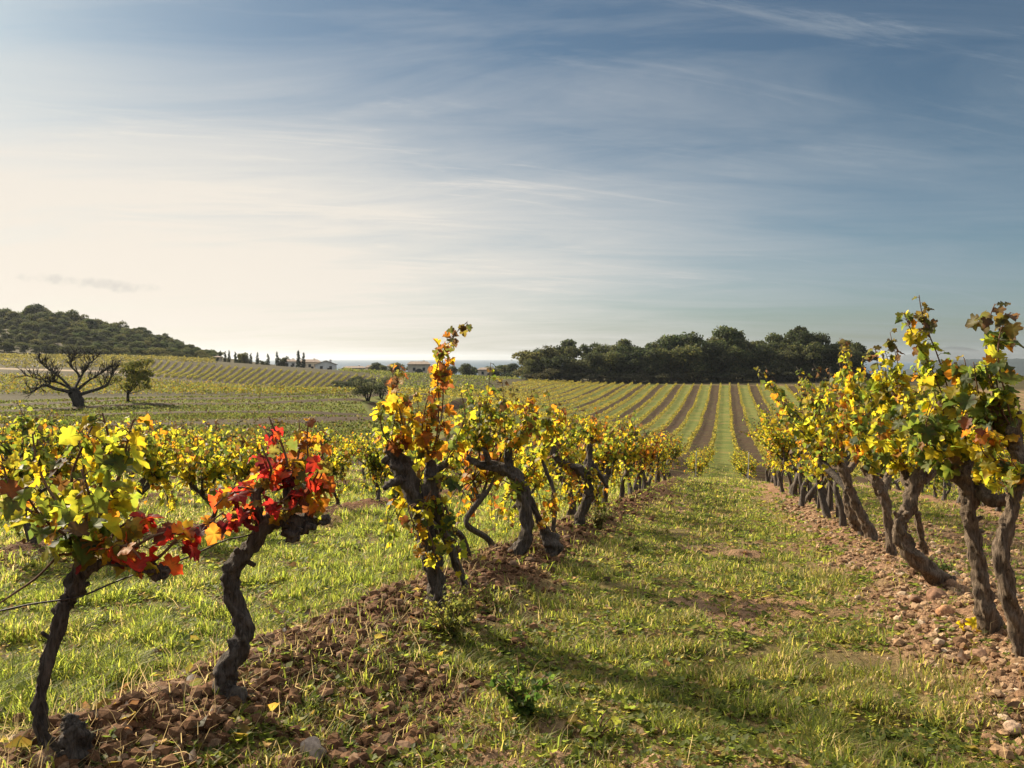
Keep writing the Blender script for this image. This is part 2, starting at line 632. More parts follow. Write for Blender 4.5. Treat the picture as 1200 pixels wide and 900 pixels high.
M_LEAF = leaf_mat('vine leaf', 0.58, 1.9)
M_LEAF_FAR = leaf_mat('vine leaf of far rows', 0.5, 1.5, 0.6, 0.25, 0.0)
M_GRASS = leaf_mat('grass blade', 0.55, 1.8, 0.6, 0.25, 0.0)
M_TREE = leaf_mat('tree foliage', 0.40, 1.4, 0.75, 0.15, 0.0)
tt = NT(M_TREE.node_tree)
oi = tt.new('ShaderNodeObjectInfo').outputs['Random']
hue = tt.ramp(oi, [(0.0, (0.62, 0.72, 0.70)), (0.35, (1.0, 1.0, 0.95)), (0.7, (1.35, 1.25, 1.0)), (1.0, (0.85, 1.0, 0.85))])
for lk in list(M_TREE.node_tree.links):
    if lk.from_node.type == 'ATTRIBUTE':
        tgt = lk.to_socket
        src = lk.from_socket
        M_TREE.node_tree.links.remove(lk)
        tt.l.new(tt.mix(1.0, src, hue, 'MULTIPLY'), tgt)
M_BARK = bark_mat('vine bark', (0.022, 0.017, 0.013), (0.19, 0.16, 0.135))
M_BARK_WARM = bark_mat('vine bark, brown', (0.028, 0.020, 0.014), (0.30, 0.225, 0.160))
M_CANE = bark_mat('vine cane', (0.07, 0.035, 0.02), (0.20, 0.12, 0.07), 1.5, 0.3)
M_TRUNK = bark_mat('tree bark', (0.02, 0.016, 0.012), (0.07, 0.06, 0.05), 0.1)

# ground: colour by zone (attribute), far block striped by alley (grass / tilled in turn)
M_GROUND, g, gout = mat('ground')
at = tint_attr(g)
pos = g.new('ShaderNodeTexCoord').outputs['Object']
nf = g.noise(pos, 38, 6, 0.7)
nm = g.noise(pos, 5.5, 5, 0.6)
nl = g.noise(pos, 0.35, 6, 0.65)
gsep = g.new('ShaderNodeSeparateXYZ')
g.l.new(pos, gsep.inputs[0])
FAR_W = 2.62
xa = g.math('DIVIDE', g.math('ADD', gsep.outputs[0], 0.145 + FAR_W / 2 + FAR_W * 40), 2 * FAR_W)
fr = g.math('FRACT', xa)                             # 0..0.5 grass alley, 0.5..1 tilled alley
tri = g.math('ABSOLUTE', g.math('SUBTRACT', fr, 0.75))
nw = g.noise(pos, 0.9, 5, 0.7)
wobble = g.math('ADD', g.math('MULTIPLY', g.math('SUBTRACT', nm, 0.5), 0.07), g.math('MULTIPLY', g.math('SUBTRACT', nw, 0.5), 0.16))
tilled = g.remap(g.math('ADD', tri, wobble), 0.272, 0.232)
grassc = g.ramp(nl, [(0.35, (0.090, 0.115, 0.024)), (0.52, (0.135, 0.155, 0.034)), (0.66, (0.19, 0.160, 0.052))])
soilc = g.ramp(nm, [(0.35, (0.034, 0.021, 0.012)), (0.65, (0.082, 0.050, 0.029))])
soilc = g.mix(g.remap(nw, 0.48, 0.7, 0, 0.55), soilc, grassc)
stripes = g.mix(tilled, grassc, soilc)
zone = g.mix(at.outputs['Alpha'], at.outputs['Color'], stripes)
zone = g.mix(g.remap(nf, 0.3, 0.75, 0, 1), g.mix(1.0, zone, (0.62, 0.6, 0.58), 'MULTIPLY'), g.mix(1.0, zone, (1.35, 1.32, 1.28), 'MULTIPLY'))
zone = g.mix(g.remap(nl, 0.4, 0.7, 0, 0.35), zone, g.mix(1.0, zone, (1.25, 1.05, 0.9), 'MULTIPLY'))
hgt = g.math('ADD', nf, g.math('MULTIPLY', nm, 2.0))
gp = principled(g, zone, 0.95, 0.12, hgt, 0.8, 0.03)
g.l.new(gp.outputs[0], gout.inputs[0])

# ------------------------------------------------------------------ ground sheet (polar: fine near the viewer, out to the horizon)
def angles():
    c = pi / 2 + YAW
    fine = np.linspace(c - radians(46), c + radians(46), 620)
    rest = np.linspace(c + radians(46), c - radians(46) + 2 * pi, 90)[1:-1]
    return np.concatenate([fine, rest])


ang = angles()
rad = np.concatenate([[0.15, 0.4, 0.7, 0.95], np.geomspace(1.15, 700, 800), np.geomspace(750, 12000, 30)])
X = rad[:, None] * np.cos(ang)[None]
Y = rad[:, None] * np.sin(ang)[None]
so = soilness(X, Y)
Z = base_z(X, Y) + fine_z(X, Y, so)
Z[-1] = -32; 
RR = np.hypot(X, Y)


def lerp(a, b, t):
    return np.asarray(a)[None, None] * (1 - t[..., None]) + np.asarray(b)[None, None] * t[..., None]


soil = lerp((0.19, 0.110, 0.062), (0.32, 0.205, 0.130), fbm(X * 3, Y * 3, 4, 1.0))
mead = lerp((0.12, 0.090, 0.042), (0.20, 0.165, 0.065), fbm(X * 2, Y * 2, 4, 9.0))
soil = np.where(X[..., None] < -.8, soil * np.array([.50, .42, .38]), soil)  # left soil painted darker, for the shadow side of the ridge
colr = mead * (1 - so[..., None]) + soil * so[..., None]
# meadow strips beyond the near block on the left: bands of grass and ploughed earth across the view
DQ = norm(np.array([ray(190, 480)[0], ray(190, 480)[1]]))
q = X * DQ[0] + Y * DQ[1]
p_ = -X * DQ[1] + Y * DQ[0]
qq = q + 6 * (fbm(p_ * 0.02, q * 0.02, 2, 3.0) - 0.5) + p_ * 0.06
band = sstep(0.36, 0.62, vn(qq * 0.27 + 4.3, p_ * 0.006) * 0.70 + 0.30 * fbm(X * 0.5, Y * 0.5, 3, 40.0))
strip = lerp((0.062, 0.044, 0.028), (0.145, 0.165, 0.040), band)
strip = strip * (0.75 + 0.5 * fbm(X * 0.9, Y * 0.9, 4, 12.0))[..., None]
wl = sstep(30, 42, RR) * sstep(-8, -20, X)
colr = colr * (1 - wl[..., None]) + strip * wl[..., None]
gen = lerp((0.045, 0.038, 0.019), (0.075, 0.066, 0.027), fbm(X * 0.05, Y * 0.05, 4, 2.0))
wf = sstep(100, 112, q) * sstep(-15, -30, X)
wf = np.maximum(wf, sstep(245, 262, RR))
colr = colr * (1 - wf[..., None]) + gen * wf[..., None]
PX = 600 + FPX * (X * RGT[0] + Y * RGT[1]) / np.maximum(-X * sin(YAW) + Y * cos(YAW), 1)
DD = -X * sin(YAW) + Y * cos(YAW)
# earth banks and a pale track between the fields on the left
lf = sstep(480, 440, PX) * (PX > -400)
bank = sstep(139, 141, DD) * sstep(152, 148, DD) * lf
colr = colr * (1 - bank[..., None]) + np.array([0.075, 0.062, 0.034]) * bank[..., None]
ter = sstep(148, 151, DD) * sstep(222, 216, DD) * sstep(140, 165, PX) * lf
colr = colr * (1 - ter[..., None]) + np.array([0.050, 0.040, 0.024]) * ter[..., None]
trk = np.exp(-((DD - (168 + (190 - PX) * 0.05)) / 4.0) ** 2) * sstep(215, 195, PX) * lf
colr = colr * (1 - trk[..., None]) + np.array([0.34, 0.27, 0.19]) * trk[..., None]
edge = np.where(Y < 96, -13 - (Y - 43) * 0.62, -46.0 - (Y - 96) * 0.09)
block = sstep(40.5, 43, Y) * sstep(edge - 1.5, edge, X) * sstep(62, 58, X) * sstep(252, 249, Y)
V = np.stack([X, Y, Z], -1).reshape(-1, 3)
C = np.concatenate([colr, block[..., None]], -1).reshape(-1, 4)
na, nr = len(ang), len(rad)
i = np.arange(nr - 1)[:, None] * na
j = np.arange(na)[None]
j2 = (j + 1) % na
F = np.stack([i + j, i + na + j, i + na + j2, i + j2], -1).reshape(-1, 4)
mb = MB()
mb.add(V, F, C)
mb.add(np.array([[0, 0, gz(0, 0)]]), np.zeros((0, 3), int), np.array([[.1, .1, .03, 0]]))
k0 = len(V)
mb.f.setdefault(3, []).append(np.stack([np.full(na, k0), np.arange(na), (np.arange(na) + 1) % na], 1))
tag(mb.build('ground', M_GROUND), kind='structure')

# sea to the horizon
M_SEA, t, out = mat('sea water')
pos = t.new('ShaderNodeTexCoord').outputs['Object']
wv = t.noise(pos, 0.05, 4, 0.6)
p = principled(t, (0.05, 0.085, 0.12), 0.6, 0.15, wv, 0.5, 2.0)
t.l.new(p.outputs[0], out.inputs[0])
mb = MB()
a_ = np.linspace(0, 2 * pi, 97)[:-1]
mb.add(np.concatenate([[[0, 0, -27.0]], np.stack([np.cos(a_) * 14500, np.sin(a_) * 14500, np.full(96, -27.0)], 1)]),
       np.stack([np.zeros(96, int), 1 + np.arange(96), 1 + (np.arange(96) + 1) % 96], 1))
tag(mb.build('sea', M_SEA), kind='structure')

# far hills to the right, across the bay
def ridge(name, pts, d, depth, col, label=None):
    mb = MB()
    xs = np.array([p[0] for p in pts], float)
    ys = np.array([p[1] for p in pts], float)
    px = np.linspace(xs[0], xs[-1], 90)
    py = np.interp(px, xs, ys) - 1.6 * (fbm(px * 0.12, px * 0 + 3, 4) - 0.5)
    rows = []
    for f, dd in ((0.0, -0.5), (0.55, -0.3), (0.85, -0.12), (1.0, 0.0), (0.7, 0.3), (0.0, 0.5)):
        row = []
        for a, b in zip(px, py):
            top = U(a, b, d)
            gp_ = U(a, 420, d + dd * depth)
            row.append((gp_[0], gp_[1], -30 + (top[2] + 30) * f))
        rows.append(row)
    V = np.array(rows).reshape(-1, 3)
    n = len(px)
    i = np.arange(5)[:, None] * n
    j = np.arange(n - 1)[None]
    F = np.stack([i + j, i + j + 1, i + n + j + 1, i + n + j], -1).reshape(-1, 4)
    mb.add(V, F)
    return tag(mb.build(name, col), kind='structure')


M_HILL = flat_mat('wooded far hill', (0.035, 0.05, 0.055), 0.95, 0.3, 0.004)
ridge('hills', [(1020, 428), (1060, 416), (1090, 410), (1110, 406.5), (1125, 406), (1150, 411), (1175, 411), (1200, 409), (1260, 404), (1340, 412), (1420, 425)], 8000, 2500, M_HILL)
ridge('hills', [(1050, 440), (1080, 424), (1130, 421), (1200, 420), (1280, 421), (1400, 423), (1500, 432)], 1500, 500, M_HILL)

# ------------------------------------------------------------------ tree builders
def crown_cards(mb, lobes, n, size, cols, r, flat=0.6):
    """foliage: leaf clumps spread through the outer part of several lobes (centre, radii)"""
    wts = np.array([l[1][0] * l[1][2] for l in lobes]); wts /= wts.sum()
    pick = r.choice(len(lobes), n, p=wts)
    c = np.array([l[0] for l in lobes])[pick]
    ra = np.array([l[1] for l in lobes])[pick]
    d = norm(r.normal(size=(n, 3)))
    d[:, 2] = np.where(d[:, 2] < -0.35, -d[:, 2] * 0.6, d[:, 2])
    d = norm(d)
    rr = r.uniform(0.55, 1.08, n) ** 0.6
    pos = c + d * ra * rr[:, None]
    pos += r.normal(size=(n, 3)) * size * 0.35
    lob_t = r.uniform(0.75, 1.25, len(lobes))[pick]
    ci = r.integers(0, len(cols), n)
    tint = np.array(cols)[ci] * lob_t[:, None] * r.uniform(0.7, 1.3, n)[:, None]
    nrm = norm(d + r.normal(size=(n, 3)) * 0.6)
    ax = norm(np.cross(nrm, r.normal(size=(n, 3))))
    leaves(mb, pos - ax * size * 0.4, ax, nrm, size * r.uniform(0.6, 1.35, n), tint, tint * r.uniform(0.8, 1.1, (n, 1)), 2, r)


PINE = [(0.085, 0.105, 0.048), (0.115, 0.120, 0.055), (0.068, 0.088, 0.045)]
OAK = [(0.10, 0.108, 0.048), (0.13, 0.125, 0.055), (0.085, 0.092, 0.046)]
OLIVE = [(0.085, 0.100, 0.065), (0.11, 0.12, 0.08), (0.07, 0.085, 0.055)]
CYP = [(0.028, 0.040, 0.024), (0.036, 0.048, 0.028)]
SCRUB = [(0.070, 0.074, 0.040), (0.092, 0.080, 0.045), (0.060, 0.064, 0.040)]


def tree_meshes(kind, seed, h, wd):
    """trunk mesh and crown mesh of one tree, base at the origin"""
    r = np.random.default_rng(seed)
    tb, cb = MB(), MB()
    lobes = []
    if kind == 'broad':
        th = h * r.uniform(0.25, 0.35)
        tube(tb, [(0, 0, -0.4), (r.normal() * .2, r.normal() * .2, th), (r.normal() * .4, r.normal() * .4, h * 0.75)], [h * .03, h * .022, h * .008], 8, 7, 0.2, r=r)
        for k in range(r.integers(13, 17)):
            a = r.uniform(0, 2 * pi); f = r.uniform(0.25, 1)
            q = r.uniform(0.1, 0.72) * wd * sqrt(1 - 0.55 * f)
            f = (k + r.random()) / 15 if k < 15 else f
            cc = (cos(a) * q * .62, sin(a) * q * .62, h * (0.10 + 0.74 * f))
            s = wd * r.uniform(0.19, 0.31)
            lobes.append((cc, (s, s, s * r.uniform(0.65, 0.9))))
            tube(tb, [(0, 0, th), (cc[0] * .6, cc[1] * .6, th + (cc[2] - th) * .7), cc], [h * .014, h * .009, h * .004], 6, 5, r=r)
        crown_cards(cb, lobes, 3600, max(0.28, h * 0.050), OAK if seed % 2 else PINE, r)
    elif kind == 'pine':
        lean = r.normal(size=2) * h * 0.04
        tube(tb, [(0, 0, -0.4), (lean[0] * .5, lean[1] * .5, h * .4), (lean[0], lean[1], h * .82)], [h * .024, h * .018, h * .008], 9, 7, 0.15, r=r)
        for k in range(r.integers(9, 13)):
            a = r.uniform(0, 2 * pi); f = r.uniform(0.0, 1)
            q = wd * r.uniform(0.1, 0.42) * (1.1 - 0.6 * f)
            cc = (lean[0] + cos(a) * q, lean[1] + sin(a) * q, h * (0.42 + 0.48 * f))
            s = wd * r.uniform(0.17, 0.28)
            lobes.append((cc, (s, s, s * r.uniform(0.6, 0.8))))
            tube(tb, [(lean[0] * .7, lean[1] * .7, h * (.42 + .25 * f)), (cc[0] * .7, cc[1] * .7, cc[2] * .93), cc], [h * .011, h * .007, h * .004], 6, 5, r=r)
        crown_cards(cb, lobes, 2800, max(0.26, h * 0.046), PINE, r)
    elif kind == 'cypress':
        tube(tb, [(0, 0, -0.4), (0, 0, h * .3), (0, 0, h * .9)], [h * .016, h * .012, h * .004], 5, 6, r=r)
        for k in range(9):
            f = k / 8
            s = wd * 0.5 * (0.35 + 1.25 * sqrt(max(0, f + .05)) * (1 - f) + 0.25 * (1 - f))
            lobes.append(((r.normal() * .07 * wd, r.normal() * .07 * wd, h * (0.10 + 0.84 * f)), (s, s, h * 0.11)))
        crown_cards(cb, lobes, 900, 0.34, CYP, r)
    elif kind in ('bush', 'olive', 'scrub'):
        for k in range(3):
            a = r.uniform(0, 2 * pi)
            tube(tb, [(0, 0, -0.2), (cos(a) * wd * .12, sin(a) * wd * .12, h * .4), (cos(a) * wd * .2, sin(a) * wd * .2, h * .75)], [h * .035, h * .02, h * .007], 6, 6, 0.2, r=r)
        for k in range(8):
            a = r.uniform(0, 2 * pi); q = wd * r.uniform(0.05, 0.34); f = r.uniform(0.12, 0.75)
            s = wd * r.uniform(0.16, 0.27)
            lobes.append(((cos(a) * q, sin(a) * q, h * f), (s, s, s * 0.8 * min(1.3, h / wd))))
        crown_cards(cb, lobes, 1500, max(0.16, h * 0.05), {'bush': OAK, 'olive': OLIVE, 'scrub': SCRUB}[kind], r, )
    return tb.mesh('trunk', M_TRUNK), cb.mesh('crown', M_TREE)


PROTO = {}
for kind, nn, h, wd in (('broad', 6, 10, 9), ('pine', 5, 10, 8), ('cypress', 3, 8, 1.7), ('bush', 4, 3, 4), ('olive', 2, 3, 3.6), ('scrub', 4, 2.5, 4)):
    PROTO[kind] = [(tree_meshes(kind, 100 + 13 * k + len(kind), h, wd), h) for k in range(nn)]


def plant_tree(kind, var, x, y, h, name, label, cat, group=None, squash=1.0, z=None, sink=0.1):
    (tm, cm), h0 = PROTO[kind][var % len(PROTO[kind])]
    t_ = thing(name, label, cat, (x, y, (gz(x, y) if z is None else z) - sink), group, random.uniform(0, 6.28))
    s = h / h0
    t_.scale = (s * squash, s * squash, s)
    link(bpy.data.objects.new('trunk', tm), t_)
    link(bpy.data.objects.new('crown', cm), t_)
    return t_


# the dark wood at the top of the far slope: skyline by photo pixel
sky_px = np.array([612, 622, 640, 660, 690, 720, 750, 780, 800, 825, 850, 870, 895, 920, 945, 960, 990, 1020, 1060, 1100])
sky_py = np.array([414, 408, 401, 397, 399, 396, 396, 391, 388, 388, 384, 390, 393, 391, 381, 391, 392, 396, 402, 412])


def wood_tree(px, d, top, kind, var, label, group=None, squash=1.0):
    r_ = ray(px, 420)
    x, y = CAM[0] + r_[0] * d, CAM[1] + r_[1] * d
    z = gz(x, y)
    ztop = U(px, top, d)[2]
    h = max(3.0, ztop - z)
    return plant_tree(kind, var, x, y, h, 'pine_tree' if kind == 'pine' else 'broadleaf_tree', label, 'tree', group, squash)


GW = 'dark trees of the wood above the far vineyard'
k = 0
for px in np.arange(620, 1015, 14):
    top = float(np.interp(px, sky_px, sky_py))
    pj = px + random.uniform(-5, 5)
    kind = 'pine' if random.random() < 0.4 else 'broad'
    wood_tree(pj, 276 + random.uniform(-8, 14), top + random.uniform(0, 9), kind, k,
              'dark green tree within the wood above the far striped vineyard', GW, random.uniform(0.8, 1.05))
    k += 1
for px in np.arange(616, 1010, 12):
    top = float(np.interp(px, sky_px, sky_py))
    wood_tree(px + random.uniform(-6, 6), 263 + random.uniform(-3, 4), top + random.uniform(12, 22), 'broad', k,
              'dark green tree within the wood above the far striped vineyard', GW, random.uniform(0.95, 1.25))
    k += 1
for px, top, kind, var, lab, sq in (
        (945, 380, 'pine', 2, 'tall dark pine rising above the wood near its end, pointed clump on top', 0.75),
        (855, 384, 'pine', 1, 'broad dark pine at the highest middle point of the wood', 1.0),
        (797, 388, 'broad', 3, 'rounded tree standing proud of the skyline above the middle vine rows', 0.9),
        (625, 407, 'broad', 4, 'lower lighter tree at the seaward end of the wood', 1.3)):
    wood_tree(px, 268, top, kind, var, lab, None, sq)
k = 0
for px in np.arange(622, 1020, 14):
    d = 257 + random.uniform(-2.5, 1.5)
    r_ = ray(px + random.uniform(-4, 4), 420)
    plant_tree('scrub', k, r_[0] * d, r_[1] * d, random.uniform(3.2, 5.2), 'bush', 'dark bush in the undergrowth along the foot of the wood', 'bush',
               'bushes along the foot of the wood', random.uniform(0.9, 1.4))
    k += 1

# wooded hill on the left
GH = 'trees of the wooded hill'
hp = np.array([-60, 0, 50, 100, 140, 180, 205, 225, 250])
hy = np.array([362, 361, 356, 367, 376, 387, 394, 404, 412])
k = 0
for (d, drop, step) in ((405, 0, 9), (392, 7, 10), (378, 14, 10), (364, 21, 10), (350, 28, 11), (336, 36, 11), (322, 43, 11), (306, 50, 11)):
    for px in np.arange(-50, 258, step):
        px = px + random.uniform(-5, 5)
        ridge_y = float(np.interp(px, hp, hy))
        base_y = float(np.interp(px, [-60, 140, 240], [414, 418, 421]))
        top = ridge_y + (base_y - 14 - ridge_y) * drop / 50.0 + random.uniform(-1, 6)
        r_ = ray(px, 420)
        x, y = r_[0] * d, r_[1] * d
        z = gz(x, y)
        h = U(px, top, d)[2] - z
        h = min(max(h, 4.0), 13.5)
        kind = ('pine' if random.random() < 0.3 else 'broad') if drop < 40 else ('broad' if random.random() < .7 else 'bush')
        plant_tree(kind, k, x, y, h, {'pine': 'pine_tree', 'broad': 'broadleaf_tree', 'bush': 'bush'}[kind],
                   {'pine': 'umbrella-crowned pine on the wooded hill', 'broad': 'dark broadleaf tree on the wooded hill', 'bush': 'low bush at the foot of the wooded hill'}[kind],
                   'bush' if kind == 'bush' else 'tree', GH if kind != 'bush' else 'bushes at the foot of the wooded hill', random.uniform(1.0, 1.3))
        k += 1

# cypresses and pines before the houses
GC = 'cypresses by the houses'
for px, top, base, d in ((258, 413, 430, 330), (264, 412, 430, 332), (268.5, 411, 431, 335), (276, 412.5, 431, 335), (294, 414, 432, 338), (301.5, 413.5, 433, 338),
                         (314, 415, 434, 340), (325, 413, 434, 340), (350, 411.5, 437, 343), (355.5, 414, 437, 343)):
    r_ = ray(px, 425)
    x, y = r_[0] * d, r_[1] * d
    lab = 'slim dark cypress in the row before the houses'
    gr = GC
    if px == 350: lab, gr = 'taller of the two cypresses beside the white gabled house', None
    if px == 355.5: lab, gr = 'shorter of the two cypresses beside the white gabled house', None
    if px == 314: lab, gr = 'single small cypress standing apart in the gap of the cypress row', None
    z = gz(x, y)
    plant_tree('cypress', int(px), x, y, max(6.0, U(px, top, d)[2] - z), 'cypress_tree', lab, 'tree', gr)
for px, top, d, lab in ((286, 411, 340, 'rounded pine between the cypresses of the row'), (332, 416, 342, 'rounded pine beside the paired cypresses'), (281, 415, 350, 'dark tree behind the cypress row'),
                        (308, 421, 352, 'low dark tree in the gap behind the cypress row')):
    r_ = ray(px, 425)
    x, y = r_[0] * d, r_[1] * d
    plant_tree('broad', int(px), x, y, max(4.0, U(px, top, d)[2] - gz(x, y)), 'broadleaf_tree', lab, 'tree', None, 0.75)
for kk, (px, top, d) in enumerate(((246, 414, 330), (236, 412, 325), (252, 418, 328))):
    r_ = ray(px, 425)
    plant_tree('broad', kk, r_[0] * d, r_[1] * d, max(4.0, U(px, top, d)[2] - gz(r_[0] * d, r_[1] * d)), 'broadleaf_tree', 'tree in the low line between the wooded hill and the cypresses', 'tree', 'trees between the hill and the cypresses')
k = 0
for px in list(np.arange(405, 440, 8)) + list(np.arange(442, 615, 9)):
    d = 372 + random.uniform(-20, 30)
    top = random.uniform(428, 435) if px < 440 else random.uniform(424, 431)
    px += random.uniform(-3, 3)
    r_ = ray(px, 425)
    x, y = r_[0] * d, r_[1] * d
    plant_tree('broad' if k % 3 else 'pine', k, x, y, max(3.0, U(px, top, d)[2] - gz(x, y)), 'broadleaf_tree' if k % 3 else 'pine_tree', 'small dark tree in the line before the sea', 'tree', 'trees in the line before the sea', 1.25)
    k += 1

# ------------------------------------------------------------------ houses by the sea
M_WALLW = flat_mat('white render', (0.78, 0.76, 0.72), 0.9, 0.10, 0.8)
M_WALLC = flat_mat('cream render', (0.62, 0.53, 0.41), 0.9, 0.12, 0.8)
M_ROOF = flat_mat('clay tile roof', (0.24, 0.185, 0.145), 0.9, 0.3, 1.2)
M_PANE = flat_mat('dark window glass', (0.03, 0.035, 0.045), 0.15, 0.1, 1.0, 0.6)
M_FRAME = flat_mat('painted shutter', (0.16, 0.18, 0.19), 0.7, 0.1)


def house(px, d, wpx, wall_px, roof_px, label, wallm, depth=8.0, gable=False, wins=3, door=True, rz=0.0, name='house'):
    """a house facing the viewer; sizes given by how large it shows at its depth"""
    s = d / FPX
    r_ = ray(px, 430)
    x, y = r_[0] * d, r_[1] * d
    w_, hw, hr = wpx * s, wall_px * s, roof_px * s
    z0 = gz(x, y) + 1.0
    root = thing(name, label, 'house', (x, y, z0), None, YAW + atan((600 - px) / FPX) + rz)
    b = MB()
    if gable:
        V = np.array([(-w_ / 2, -depth / 2, -2.5), (w_ / 2, -depth / 2, -2.5), (w_ / 2, -depth / 2, hw), (0, -depth / 2, hw + hr), (-w_ / 2, -depth / 2, hw),
                      (-w_ / 2, depth / 2, -2.5), (w_ / 2, depth / 2, -2.5), (w_ / 2, depth / 2, hw), (0, depth / 2, hw + hr), (-w_ / 2, depth / 2, hw)])
        b.add(V, [np.array([[0, 1, 2, 3, 4]]), np.array([[9, 8, 7, 6, 5]]), np.array([[1, 6, 7, 2], [5, 0, 4, 9]])])
        b.build('wall', wallm, root, False)
        rb = MB()
        o, th = 0.45, 0.22
        for sgn in (-1, 1):
            e = np.array([sgn * (w_ / 2 + o), 0, hw - o * hr / (w_ / 2)]); a = np.array([0, 0, hw + hr])
            Vr = []
            for yy in (-depth / 2 - o, depth / 2 + o):
                for q_ in (e, a):
                    Vr += [(q_[0], yy, q_[2] + .02), (q_[0], yy, q_[2] + th)]
            rb.add(np.array(Vr), np.array([[0, 2, 3, 1], [4, 5, 7, 6], [0, 1, 5, 4], [2, 6, 7, 3], [1, 3, 7, 5], [0, 4, 6, 2]]))
        roof = rb.build('roof', M_ROOF, root, False)
    else:
        box(b, (0, 0, hw / 2 - 1.25), (w_, depth, hw + 2.5))
        b.build('wall', wallm, root, False)
        rb = MB()
        o = 0.4
        zr = hw + 0.01
        V = np.array([(-w_ / 2 - o, -depth / 2 - o, zr), (w_ / 2 + o, -depth / 2 - o, zr), (w_ / 2 + o, depth / 2 + o, zr), (-w_ / 2 - o, depth / 2 + o, zr),
                      (-w_ / 2 - o, -depth / 2 - o, zr + .2), (w_ / 2 + o, -depth / 2 - o, zr + .2), (w_ / 2 + o, depth / 2 + o, zr + .2), (-w_ / 2 - o, depth / 2 + o, zr + .2),
                      (-w_ / 2 + 1.2, 0, zr + .2 + hr), (w_ / 2 - 1.2, 0, zr + .2 + hr)])
        rb.add(V, [np.array([[3, 2, 1, 0], [0, 1, 5, 4], [1, 2, 6, 5], [2, 3, 7, 6], [3, 0, 4, 7], [4, 5, 9, 8], [6, 7, 8, 9]]), np.array([[5, 6, 9], [7, 4, 8]])])
        roof = rb.build('roof', M_ROOF, root, False)
    cb = MB()
    box(cb, (w_ * .22, 1.0, hw + hr * .8), (0.9, 0.7, 1.7))
    cb.build('chimney', wallm, roof, False)
    for kx in range(wins):
        fx = (kx + 0.5) / wins - 0.5
        fb = MB(); box(fb, (fx * w_ * .86, -depth / 2 - .03, hw * .62), (1.25, .10, 1.5))
        f_ = fb.build('window', M_FRAME, root, False)
        pb = MB(); box(pb, (fx * w_ * .86, -depth / 2 - .085, hw * .62), (1.0, .03, 1.25))
        pb.build('pane', M_PANE, f_, False)
    if door:
        db = MB()
        dw, dh = (3.4, min(hw * .7, 3.6)) if door == 'arch' else (1.1, 2.1)
        aa = np.linspace(0, pi, 9)
        prof = [(-dw / 2, 0)] + [(-cos(t) * dw / 2, dh - dw / 2 + sin(t) * dw / 2) for t in aa] + [(dw / 2, 0)] if door == 'arch' else [(-dw / 2, 0), (-dw / 2, dh), (dw / 2, dh), (dw / 2, 0)]
        nn = len(prof)
        ox = 0.0 if door == 'arch' else w_ * .12
        V = [(a + ox, -depth / 2 - .12, b_) for a, b_ in prof] + [(a + ox, -depth / 2 + .05, b_) for a, b_ in prof]
        db.add(np.array(V), [np.array([list(range(nn))[::-1]]), np.array([[i_, (i_ + 1) % nn, nn + (i_ + 1) % nn, nn + i_] for i_ in range(nn)])])
        db.build('door', M_PANE, root, False)
    return root


house(382, 352, 24, 9.5, 4.5, 'white gabled house with two dark windows beside a pair of cypresses', M_WALLW, 10, True, 2)
house(363, 366, 24, 10, 3.0, 'long pale house with a tiled roof behind the white gabled house', M_WALLC, 9, False, 3)
house(340, 362, 16, 9, 2.6, 'pale house half hidden behind the cypresses', M_WALLW, 8, False, 2)
house(251, 322, 16, 5, 1.6, 'low tan building at the start of the cypress row', M_WALLC, 6, False, 2, False)
house(415, 366, 26, 6.5, 2.0, 'low white house with a flat wide roof before the sea', M_WALLW, 8, False, 3)
house(491, 358, 26, 14, 3.2, 'cream house with a dark arched doorway behind the tallest vine shoot', M_WALLC, 9, False, 2, 'arch')
house(462, 366, 16, 11, 2.5, 'narrow pale house next to the cream arched house', M_WALLW, 8, False, 1)
house(436, 380, 15, 8, 2.4, 'small tiled house behind the grey-green shrub', M_WALLC, 8, False, 2)
house(570, 384, 20, 9, 2.4, 'pale house among trees near the wood by the sea', M_WALLC, 8, False, 2)

